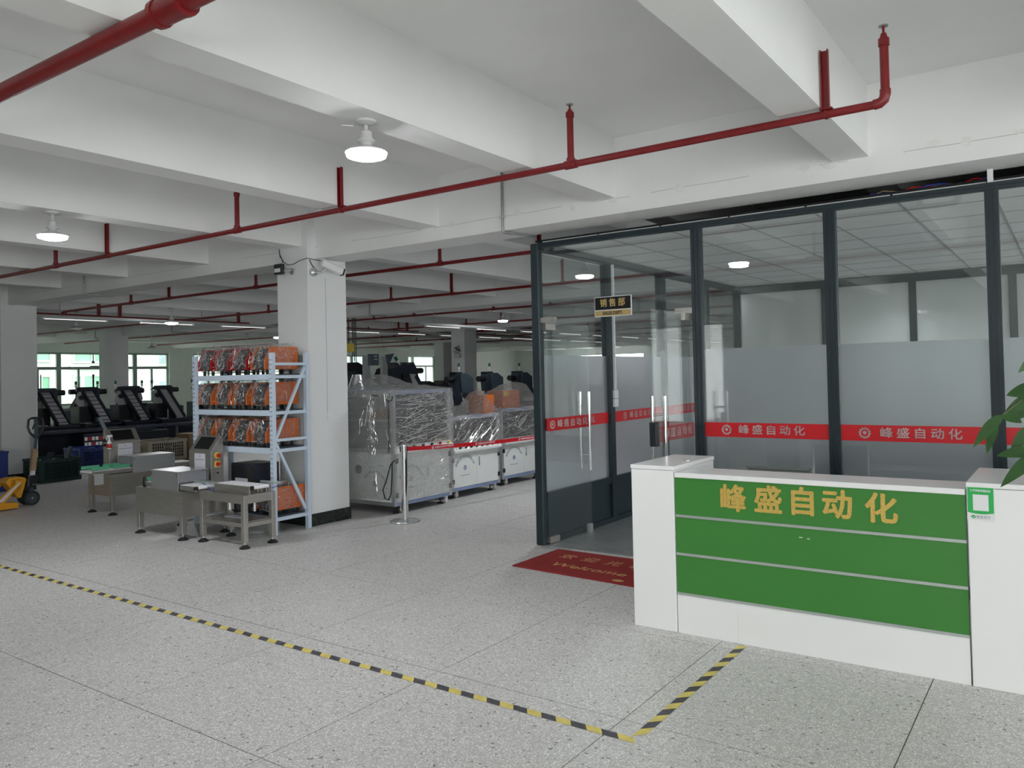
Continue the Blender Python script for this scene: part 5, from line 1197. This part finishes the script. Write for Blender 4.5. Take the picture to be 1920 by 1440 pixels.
# ------------------------------------------------------------------ pallet truck at the left edge
pj = thing('pallet_truck', 'yellow hand pallet truck with cardboard sleeve on its handle', 'pallet truck', (-11.85, 4.7, 0))
jx = -11.80
for dx in (-0.085, 0.085):
    w_ = MB().cyl((jx+dx-0.028, 5.12, 0.10), (jx+dx+0.028, 5.12, 0.10), 0.10, n=24).build('steer_wheel', RUB, pj, smooth=True)
    MB().cyl((jx+dx-0.031, 5.12, 0.10), (jx+dx+0.031, 5.12, 0.10), 0.07, n=18).build('wheel_hub', NAVY2, w_, smooth=True)
MB().cyl((jx-0.12, 5.12, 0.10), (jx+0.12, 5.12, 0.10), 0.015).build('axle', STEEL, pj, smooth=True)
MB().cyl((jx, 5.12, 0.13), (jx, 5.12, 0.34), 0.045, n=14).b(jx-0.05, jx+0.05, 5.06, 5.2, 0.20, 0.26).b(jx-0.045, jx+0.045, 5.13, 5.22, 0.28, 0.40).build('pump', BLK, pj, smooth=True)
MB().cyl((jx-0.10, 5.12, 0.215), (jx+0.10, 5.12, 0.215), 0.03, n=12).build('pump_foot', NAVY2, pj, smooth=True)
MB().prism([(5.05, 0.33), (5.05, 0.38), (5.0, 0.40), (4.84, 0.40), (4.80, 0.34), (4.95, 0.12), (4.99, 0.12)], jx-0.10, jx+0.10, 'x').build('head_housing', YEL, pj, bevel=0.01)
for sx in (-1, 1):
    MB().prism([(4.96, 0.37), (4.90, 0.37), (4.55, 0.06), (4.60, 0.035), (4.68, 0.05)], jx+sx*0.235-0.012, jx+sx*0.235+0.012, 'x').build('side_brace', YEL, pj)
    MB().b(jx+sx*0.235-0.08, jx+sx*0.235+0.08, 3.55, 4.86, 0.05, 0.085).build('fork', YEL, pj, bevel=0.01)
    MB().prism([(4.86, 0.02), (4.86, 0.085), (4.60, 0.12), (4.50, 0.085), (4.50, 0.02)], jx+sx*0.235-0.075, jx+sx*0.235+0.075, 'x').build('fork_root', YEL, pj)
    MB().cyl((jx+sx*0.235-0.03, 3.65, 0.03), (jx+sx*0.235+0.03, 3.65, 0.03), 0.03).build('load_roller', RUB, pj, smooth=True)
MB().prism([(4.925, 0.345), (4.895, 0.345), (4.645, 0.125), (4.69, 0.105)], jx+0.2472, jx+0.2485, 'x').build('instruction_sticker', PAPER, pj)
MB().b(jx-0.235, jx+0.235, 4.86, 4.93, 0.33, 0.375).build('head_beam', YEL, pj)
MB().bar((jx, 5.16, 0.36), (jx+0.02, 5.215, 0.94), 0.035, 0.035).build('handle_bar', NAVY2, pj)
MB().bar((jx+0.002, 5.175, 0.46), (jx+0.012, 5.20, 0.76), 0.062, 0.062).build('cardboard_sleeve', CARD, pj)
MB().bar((jx+0.003, 5.167, 0.385), (jx+0.004, 5.178, 0.47), 0.05, 0.05).build('tape_wrap', PAPER, pj)
hx, hy = jx+0.02, 5.215
MB().tube([(hx, hy, 0.90), (hx-0.01, hy-0.075, 0.99), (hx-0.02, hy-0.095, 1.06), (hx-0.02, hy-0.085, 1.165), (hx-0.01, hy-0.05, 1.185), (hx, hy+0.05, 1.185), (hx+0.01, hy+0.085, 1.165), (hx+0.02, hy+0.095, 1.06), (hx+0.01, hy+0.075, 0.99), (hx, hy, 0.90)], 0.016, 8).build('grip_loop', BLK, pj, smooth=True)
MB().bar((hx, hy, 0.92), (hx, hy, 1.18), 0.04, 0.035).build('handle_head', NAVY2, pj)
MB().bar((hx, hy-0.02, 1.10), (hx+0.01, hy-0.05, 1.03), 0.012, 0.012).build('release_lever', BLK, pj)
pk = thing('wrapped_parcel', 'brown parcel in clear film riding on the pallet truck forks', 'parcel', (-11.8, 4.35, 0.086))
MB().b(-12.05, -11.55, 3.70, 4.46, 0.086, 0.30).build('carton', CARD, pk, bevel=0.03)
bag_shell(-12.09, -11.51, 3.66, 4.49, 0.092, 0.36, 77, 0.02).build('film', BAG, pk)

# ------------------------------------------------------------------ crates
def crate(label, cx, cy, z, sx, sy, h, m, rz=0, group='plastic crates', solid=False, nb=14):
    o = thing('plastic_crate', label, 'crate', (cx, cy, z), rz, group)
    M = Matrix.Translation((cx, cy, 0)) @ Matrix.Rotation(rz, 4, 'Z')
    def fin(mb, *a, **k):
        mb.v = [M @ v for v in mb.v]; return mb.build(*a, **k)
    t = 0.012; X, Y = sx/2, sy/2
    fin(MB().b(-X, X, -Y, Y, z, z+0.015), 'base', m, o)
    fin(MB().b(-X-.012, X+.012, -Y-.012, -Y+.012, z+h-.035, z+h).b(-X-.012, X+.012, Y-.012, Y+.012, z+h-.035, z+h).b(-X-.012, -X+.012, -Y+.012, Y-.012, z+h-.035, z+h).b(X-.012, X+.012, -Y+.012, Y-.012, z+h-.035, z+h), 'rim', m, o)
    if not solid: fin(MB().b(-X+.03, X-.03, -Y+.03, Y-.03, z+.016, z+h*0.86), 'shade_block', NAVY, o)  # dark block added inside so the lattice openings look shaded
    for ax in (0, 1):
        for s in (-1, 1):
            mb = MB()
            half = X if ax == 0 else Y; pos = (Y if ax == 0 else X)*s
            def B(u0, u1, z0, z1):
                (mb.b(u0, u1, pos-t/2, pos+t/2, z0, z1) if ax == 0 else mb.b(pos-t/2, pos+t/2, u0, u1, z0, z1))
            B(-half, -half+0.06, z+.015, z+h-.035); B(half-0.06, half, z+.015, z+h-.035)
            if solid: B(-half+0.06, half-0.06, z+.015, z+h-.035)
            else:
                B(-half+0.06, half-0.06, z+.015, z+0.05)
                for k in range(1, nb): u = -half+0.06+(2*half-0.12)*k/nb; B(u-.006, u+.006, z+.05, z+h-.035)
                for k in range(1, 5): zz = z+.05+(h-.085)*k/5; B(-half+0.06, half-0.06, zz-.006, zz+.006)
                B(-0.07, 0.07, z+h*0.55, z+h*0.75)
            fin(mb, 'side_panel', m, o)
    return o
c1 = crate('dark green mesh crate beside the left edge column, holding scrap parts', -14.385, 6.63, 0, 0.62, 0.66, 0.385, CRGREEN, solid=False)
crate('bright blue mesh crate next to the dark green crate', -15.35, 7.74, 0, 0.62, 0.62, 0.44, CRBLUE)
crate('bright blue mesh crate partly hidden behind the farther metal detector', -15.25, 8.46, 0, 0.62, 0.62, 0.44, CRBLUE)
crate('beige mesh crate behind the metal detector consoles', -12.45, 7.42, 0.362, 0.55, 0.66, 0.33, CRBEI)
crate('blue crate at the far left edge behind the pallet truck', -13.9, 5.38, 0, 0.6, 0.45, 0.62, CRBLUE, solid=True)
bb = crate('dark navy storage bin behind the beige crate', -13.2, 7.55, 0, 0.5, 0.7, 0.82, NAVY, solid=True)
st = thing('cardboard_carton', 'low cardboard carton under the beige crate', 'carton', (-12.45, 7.42, 0))
MB().b(-12.72, -12.18, 7.10, 7.74, 0, 0.36).build('carton_body', CARD, st, bevel=0.006)
MB().b(-12.72, -12.18, 7.39, 7.45, 0.36, 0.3603).b(-12.1798, -12.1794, 7.39, 7.45, 0.2, 0.36).build('packing_tape', CRBEI, st)
cbx = thing('cardboard_box', 'small brown cardboard box by the left rack upright', 'box', (-13.0, 8.4, 0))
MB().b(-13.2, -12.8, 8.2, 8.6, 0, 0.72).build('carton_body', CARD, cbx, bevel=0.005)
MB().b(-12.7995, -12.799, 8.37, 8.43, 0.1, 0.72).build('packing_tape', CRBEI, cbx)
def scrap(label, pts, m, w=0.12):
    o = MB().bar(pts[0], pts[1], w, 0.03); return tag(o.build('metal_offcut', m, bevel=0.004), label, 'metal part', 'loose parts in the green crate')
scrap('dark sheet offcut leaning out of the green crate to the right', ((-14.3, 6.70, 0.06), (-14.3, 6.90, 0.56)), NAVY2)
scrap('dark bent offcut lying across the green crate', ((-14.4, 6.42, 0.08), (-14.5, 6.67, 0.47)), NAVY)
scrap('pale metal strip standing in the green crate', ((-14.6, 6.42, 0.02), (-14.6, 6.40, 0.80)), PALEM, 0.05)

# ------------------------------------------------------------------ rows of dark packaging machines
def tower_light(o, x, y, z, h=0.18):
    MB().cyl((x, y, z), (x, y, z+h*0.35), 0.012, n=8).build('lamp_stem', WLENS, o, smooth=True)
    MB().cyl((x, y, z+h*0.35), (x, y, z+h*0.6), 0.028, n=10).build('white_lens', WLENS, o, smooth=True)
    MB().cyl((x, y, z+h*0.62), (x, y, z+h), 0.03, n=10).build('green_lens', GRNLED, o, smooth=True)
def left_machine(ribbed):
    """local: front faces +x (the viewer), width along y; incline climbs away from the front"""
    o = thing('packaging_machine', 'x', 'machine', (0, 0, 0))
    MB().b(-0.75, 0.05, -0.36, 0.38, 0.10, 0.70).build('cabinet', NAVY, o, bevel=0.01)
    for x in (-0.68, -0.02):
        for y in (-0.30, 0.32): MB().cyl((x, y, 0), (x, y, 0.10), 0.03).build('foot', RUB, o, smooth=True)
    MB().b(-0.80, 0.12, -0.40, 0.42, 0.70, 0.73).build('table_top', NAVY, o)
    MB().b(-0.70, -0.28, -0.34, -0.02, 0.73, 1.12).build('drive_box', BLK, o, bevel=0.01)
    MB().b(-0.60, -0.25, 0.18, 0.40, 0.73, 1.05).build('feeder_box', NAVY2, o, bevel=0.02)
    # inclined belt: top (x=-0.35, y=-0.12, z=1.45) to bottom (x=0.10, y=0.10, z=0.76)
    T = Vector((-0.38, -0.10, 1.47)); B_ = Vector((0.06, 0.10, 0.76)); d = (B_-T); n = Vector((0.82, 0.0, 0.5)).normalized(); sd = Vector((0, 1, 0))
    w = 0.105
    vs = [T-sd*w, T+sd*w, B_+sd*w, B_-sd*w]; vs += [v-n*0.04 for v in vs]
    MB().add(vs, [(0, 1, 2, 3), (7, 6, 5, 4), (0, 4, 5, 1), (1, 5, 6, 2), (2, 6, 7, 3), (3, 7, 4, 0)]).build('incline_belt', BELTG, o)
    if ribbed:
        for k in range(8):
            c = T + d*((k+0.5)/8) + n*0.012; MB().bar(c-sd*w, c+sd*w, 0.024, 0.012).build('cleat', BLK, o)
    for s in (-1, 1): MB().bar(T+sd*s*(w+0.018), B_+sd*s*(w+0.018), 0.03, 0.11 if s < 0 else 0.14, up=(1, 0, 0.4)).build('belt_frame', NAVY, o)
    MB().prism([(-0.30, 1.45), (-0.12, 1.50), (-0.10, 1.02), (-0.20, 1.02), (-0.36, 1.22)], -0.44, -0.40, 'x').build('hopper_plate', PALEM, o)
    MB().cyl((-0.42, -0.24, 1.33), (-0.34, -0.24, 1.33), 0.055, n=14).build('drive_hub', NAVY, o, smooth=True)
    MB().prism([(-0.32, 1.46), (0.18, 1.46), (0.20, 1.50), (0.12, 1.56), (-0.20, 1.56)], -0.55, -0.36, 'x').build('hopper_lid', NAVY, o)
    MB().cyl((-0.42, 0.10, 1.45), (-0.42, 0.34, 1.45), 0.062, n=14).build('motor', BLK, o, smooth=True)
    MB().b(-0.5, -0.32, 0.08, 0.15, 1.15, 1.50).build('motor_bracket', NAVY, o)
    MB().cyl((-0.45, -0.02, 0.73), (-0.45, -0.02, 1.46), 0.035, n=10).build('column_post', NAVY, o, smooth=True)
    MB().b(-0.2, 0.0, -0.36, -0.20, 0.745, 0.76).build('bright_tray', STEELL, o)
    tower_light(o, -0.5, -0.30, 1.48, 0.22)
    return o
xm = -18.2
lm = left_machine(True); lm2 = left_machine(False)
LY = [on_x(px, 737, xm-0.36).y+0.10 for px in (84, 165, 238)]
labels = ['dark packaging machine with ribbed incline belt, nearest the left edge column', 'dark packaging machine with ribbed incline belt, second along the window row', 'dark packaging machine with ribbed incline belt right of the far column']
for k, y in enumerate(LY):
    if k == 0: lm.location = (xm, y, 0); lm['label'] = labels[0]; lm['group'] = 'dark machines along the windows'
    else: dup(lm, (xm, y, 0), 0, labels[k], 'dark machines along the windows')
y4 = on_x(305, 733, xm-0.36).y+0.10
lm2.location = (xm, y4, 0); lm2['label'] = 'dark packaging machine with smooth pale incline, fourth along the window row'; lm2['group'] = 'dark machines along the windows'
dup(lm2, (xm, y4+1.1, 0), 0, 'dark packaging machine seen just left of the rack upright', 'dark machines along the windows')
dup(lm2, (xm-1.8, y4-0.4, 0), R(180), 'dark packaging machine turned away behind the fourth one', 'dark machines along the windows')
dup(lm2, (xm-2.0, LY[0]+1.35, 0), R(180), 'dark packaging machine turned away behind the first two', 'dark machines along the windows')
# workbench with trays in front of that row
wbn = thing('workbench', 'long dark workbench in front of the window row of machines', 'bench', (-16.75, 8.8, 0))
MB().b(-17.1, -16.5, 7.1, 11.9, 0.66, 0.70).build('bench_top', NAVY, wbn)
for y in (7.2, 8.75, 10.3, 11.8):
    for x in (-17.05, -16.55): MB().b(x-0.025, x+0.025, y-0.025, y+0.025, 0, 0.66).build('leg', NAVY2, wbn)
MB().b(-17.05, -16.55, 7.15, 11.85, 0.2, 0.22).build('lower_shelf', NAVY, wbn)
MB().b(-17.1, -17.08, 7.1, 11.9, 0.22, 0.66).build('back_panel', NAVY, wbn)
def binrack(label, y):
    o = thing('parts_bin', label, 'bin', (-16.68, y, 0.22), group='red and white parts bins under the bench')
    MB().b(-16.9, -16.52, y-0.24, y+0.24, 0.22, 0.62).build('bin_body', NAVY, o)
    for i in range(6):
        for j in range(3): MB().b(-16.52, -16.515, y-0.22+0.075*i, y-0.165+0.075*i, 0.26+0.11*j, 0.33+0.11*j).build('bin_label', (WLENS if (i+j) % 3 else REDP), o)
binrack('stack of small labelled parts bins under the bench, left one', on_x(175, 805, -16.6).y)
binrack('stack of small labelled parts bins under the bench, right one', on_x(232, 805, -16.6).y)
_a = Vector((-16.2, on_x(185, 790, -16.2).y, 0.95)); _b = Vector((-16.0, on_x(207, 832, -16.0).y, 0.48)); _b = _a + (_b-_a)*(0.93/0.47)
MB().bar(_a, _b, 0.14, 0.03).build('leaning_panel', NAVY2)
tag(bpy.data.objects['leaning_panel'], 'dark panel leaning against the bench above the blue crates', 'panel')

def right_machine():
    o = thing('packaging_machine', 'x', 'machine', (0, 0, 0))
    MB().b(-0.55, 0.15, -0.30, 0.34, 0.10, 0.66).build('cabinet', NAVY, o, bevel=0.01)
    for x in (-0.48, 0.08):
        for y in (-0.24, 0.28): MB().cyl((x, y, 0), (x, y, 0.10), 0.03).build('foot', RUB, o, smooth=True)
    MB().b(-0.60, 0.20, -0.36, 0.40, 0.66, 0.70).build('table_top', NAVY, o)
    MB().b(-0.5, 0.12, -0.30, 0.30, 0.70, 0.92).build('gear_box', NAVY, o, bevel=0.01)
    MB().prism([(-0.12, 1.70), (0.10, 1.70), (0.34, 1.58), (0.34, 1.28), (0.56, 1.10), (0.52, 1.02), (0.18, 1.20), (-0.12, 1.24), (-0.16, 1.60)], -0.32, 0.06, 'x').build('hood', NAVY2, o, bevel=0.006)
    MB().prism([(-0.30, 1.45), (-0.14, 1.66), (-0.10, 1.22), (-0.02, 0.92), (-0.28, 0.92), (-0.34, 1.15)], -0.06, 0.02, 'x').build('side_plate', NAVY, o)
    MB().cyl((-0.20, -0.40, 1.55), (-0.20, -0.12, 1.55), 0.075, n=14).build('motor', BLK, o, smooth=True)
    MB().b(-0.3, -0.1, -0.16, 0.1, 1.70, 1.735).build('lid', BLK, o)
    MB().cyl((-0.1, 0.05, 0.92), (-0.1, 0.05, 1.25), 0.03, n=10).cyl((0.05, -0.12, 0.92), (0.05, -0.12, 1.0), 0.03, n=10).build('air_cylinder', STEELL, o, smooth=True)
    MB().cyl((-0.05, 0.0, 0.92), (-0.05, 0.0, 0.99), 0.05, 0.01, n=10).build('cone_valve', WLENS, o, smooth=True)
    MB().b(0.152, 0.156, -0.06, 0.02, 0.76, 0.82).build('red_button', KNOBR, o)
    tower_light(o, -0.25, 0.16, 1.72, 0.24)
    return o
rm = right_machine(); xr = -12.3
RYs = [on_x(px, 720, xr).y for px in (868, 926, 982)]
rl = ['dark hooded packaging machine nearest the wrapped machines, left of three', 'dark hooded packaging machine in the middle of the right row', 'dark hooded packaging machine next to the office corner, right of three']
for k, y in enumerate(RYs):
    if k == 0: rm.location = (xr, y, 0); rm['label'] = rl[0]; rm['group'] = 'dark hooded machines in the right row'
    else: dup(rm, (xr, y, 0), 0, rl[k], 'dark hooded machines in the right row')
# tilted feeder behind the tall wrapped machine
tf = thing('elevator_machine', 'black tilted feeding machine rising behind the tall wrapped machine', 'machine', (-9.9, 10.3, 0))
yy = lambda px: on_x(px, 700, -9.7).y
MB().b(-10.3, -9.6, yy(735), yy(790), 0.1, 1.35).build('cabinet', NAVY, tf, bevel=0.01)
for x in (-10.22, -9.68):
    for y in (yy(738), yy(787)): MB().cyl((x, y, 0), (x, y, 0.1), 0.03).build('foot', RUB, tf, smooth=True)
pxo = [(729, 713), (737, 691), (752, 684), (760, 679), (764, 684), (776, 679), (782, 692), (785, 706), (797, 729), (770, 728), (745, 722)]
MB().prism([(on_x(a, b, -9.7).y, on_x(a, b, -9.7).z) for a, b in pxo], -10.1, -9.7, 'x').build('hopper_body', NAVY, tf)
pxo = [(769, 701), (780, 702), (777, 707), (786, 723), (789, 728), (777, 728)]
MB().prism([(on_x(a, b, -9.68).y, on_x(a, b, -9.68).z) for a, b in pxo], -9.70, -9.68, 'x').build('pale_chute', PALEM, tf)
q = on_x(787, 695, -9.85); MB().cyl((-9.85, q.y-0.1, q.z), (-9.85, q.y+0.05, q.z), 0.055, n=12).build('motor', BLK, tf, smooth=True)
q = on_x(757, 705, -9.69); MB().cyl((-9.70, q.y, q.z), (-9.66, q.y, q.z), 0.06, n=14).build('drive_hub', BLK, tf, smooth=True)
q0 = on_x(750, 684, -9.75); q1 = on_x(741, 670, -9.75)
MB().cyl(q0, q0.lerp(q1, 0.35), 0.012, n=8).build('lamp_stem', WLENS, tf, smooth=True)
MB().cyl(q0.lerp(q1, 0.35), q0.lerp(q1, 0.65), 0.028, n=10).build('white_lens', WLENS, tf, smooth=True)
MB().cyl(q0.lerp(q1, 0.65), q1, 0.03, n=10).build('green_lens', GRNLED, tf, smooth=True)
# frame with two aluminium posts and black boxes
pf = thing('post_frame', 'two upright aluminium posts carrying small black boxes behind the tall machine', 'frame', (-9.5, 9.55, 0))
for (pa, pb_) in ((684.5, 694.5), (718, 727)):
    a = on_x(pa, 700, -9.5).y; b = on_x(pb_, 700, -9.5).y; MB().b(-9.56, -9.5, a, b, 0, 2.0).build('post', ALU, pf)
a = on_x(691, 664, -9.48); b = on_x(706, 685, -9.48); k1 = MB().b(-9.5, -9.42, a.y, b.y, b.z, a.z).build('control_box', NAVY2, pf)
for zz in (0.02, 0.07): MB().b(-9.42, -9.418, a.y+0.06, b.y-0.04, a.z-zz-0.02, a.z-zz-0.01).build('label_strip', WLENS, k1)
pxo = [(724, 665), (736, 663), (727, 683)]
MB().prism([(on_x(u, v, -9.48).y, on_x(u, v, -9.48).z) for u, v in pxo], -9.5, -9.44, 'x').build('angle_bracket', NAVY2, pf)
a = on_x(684, 700, -9.5).y; b = on_x(727, 700, -9.5).y
MB().b(-9.56, -9.5, a+0.1, b-0.1, 1.0, 1.06).build('cross_bar', ALU, pf); MB().b(-9.75, -9.3, a-0.05, a+0.15, 0, 0.03).b(-9.75, -9.3, b-0.15, b+0.05, 0, 0.03).build('base_plate', ALU, pf)
# steel cone hopper
cn = thing('cone_hopper', 'polished steel cone hopper on a stand at the column edge', 'hopper', (-8.8, 8.45, 0))
cy_ = on_x(671, 720, -8.8).y
MB().lathe((-8.8, cy_, 1.36), [(0.20, 0), (0.085, 0.32), (0.085, 0.335), (0.07, 0.335)], 24).build('cone', STEELL, cn, smooth=True)
MB().cyl((-8.8, cy_, 0.03), (-8.8, cy_, 1.36), 0.05, n=12).build('stand', STEEL, cn, smooth=True)
MB().cyl((-8.8, cy_, 0), (-8.8, cy_, 0.03), 0.2, n=20).build('stand_base', STEEL, cn, smooth=True)
# another hooded machine, left of the posts
bm_ = thing('elevator_machine', 'black bent feeder head in front of the window right of the column', 'machine', (-11, 10.5, 0))
pxo = [(647, 681), (672, 679), (684, 686), (686, 708), (672, 706), (668, 696), (647, 696)]
MB().prism([(on_x(u, v, -10.6).y, on_x(u, v, -10.6).z) for u, v in pxo], -10.95, -10.6, 'x').build('feeder_head', BLK, bm_, bevel=0.01)
a = on_x(673, 700, -10.6).y; b = on_x(686, 700, -10.6).y
MB().b(-10.9, -10.65, a, b, 0.0, on_x(680, 704, -10.6).z).build('pedestal', NAVY, bm_)
# chain hoist
ho = thing('chain_hoist', 'small yellow chain hoist hanging from the ceiling right of the column', 'hoist', (-14, 13.2, 2.4))
q = on_x(654, 652, -13.5)
MB().b(-13.6, -13.4, q.y-0.09, q.y+0.09, q.z-0.1, q.z+0.1).build('hoist_body', KNOBY, ho, bevel=0.03)
MB().cyl((-13.5, q.y, q.z+0.1), (-13.5, q.y, CEIL), 0.012, n=6).build('hook_rod', BLK, ho)
for k in range(3): MB().tube([(-13.5, q.y+0.12+0.05*k, CEIL), (-13.5, q.y+0.12+0.05*k, q.z-0.2-0.1*k)], 0.012, 6).build('chain', BLK, ho)
MB().tube([(-13.5, q.y+0.17, q.z-0.2), (-13.5, q.y+0.17, 1.75)], 0.006, 6).build('pendant_cable', BLK, ho)

for k, (pxs, lab) in enumerate(((((797, 727), (799, 719), (806, 714), (814, 717), (820, 722), (820, 730)), 'small black machine head just right of the tilted feeder'), (((826, 732), (828, 720), (835, 713), (841, 718), (846, 733)), 'small black machine head left of the hooded machine row'))):
    X = -11.2; pts = [on_x(a, b, X) for a, b in pxs]; o = thing('sealing_machine', lab, 'machine', (X-0.15, sum(p.y for p in pts)/len(pts), 0))
    MB().prism([(p.y, p.z) for p in pts], X-0.3, X, 'x').build('head', BLK, o, bevel=0.01)
    y0, y1 = min(p.y for p in pts)+0.03, max(p.y for p in pts)-0.03
    MB().b(X-0.28, X-0.02, y0, y1, 0, min(p.z for p in pts)+0.03).build('stand', NAVY, o)
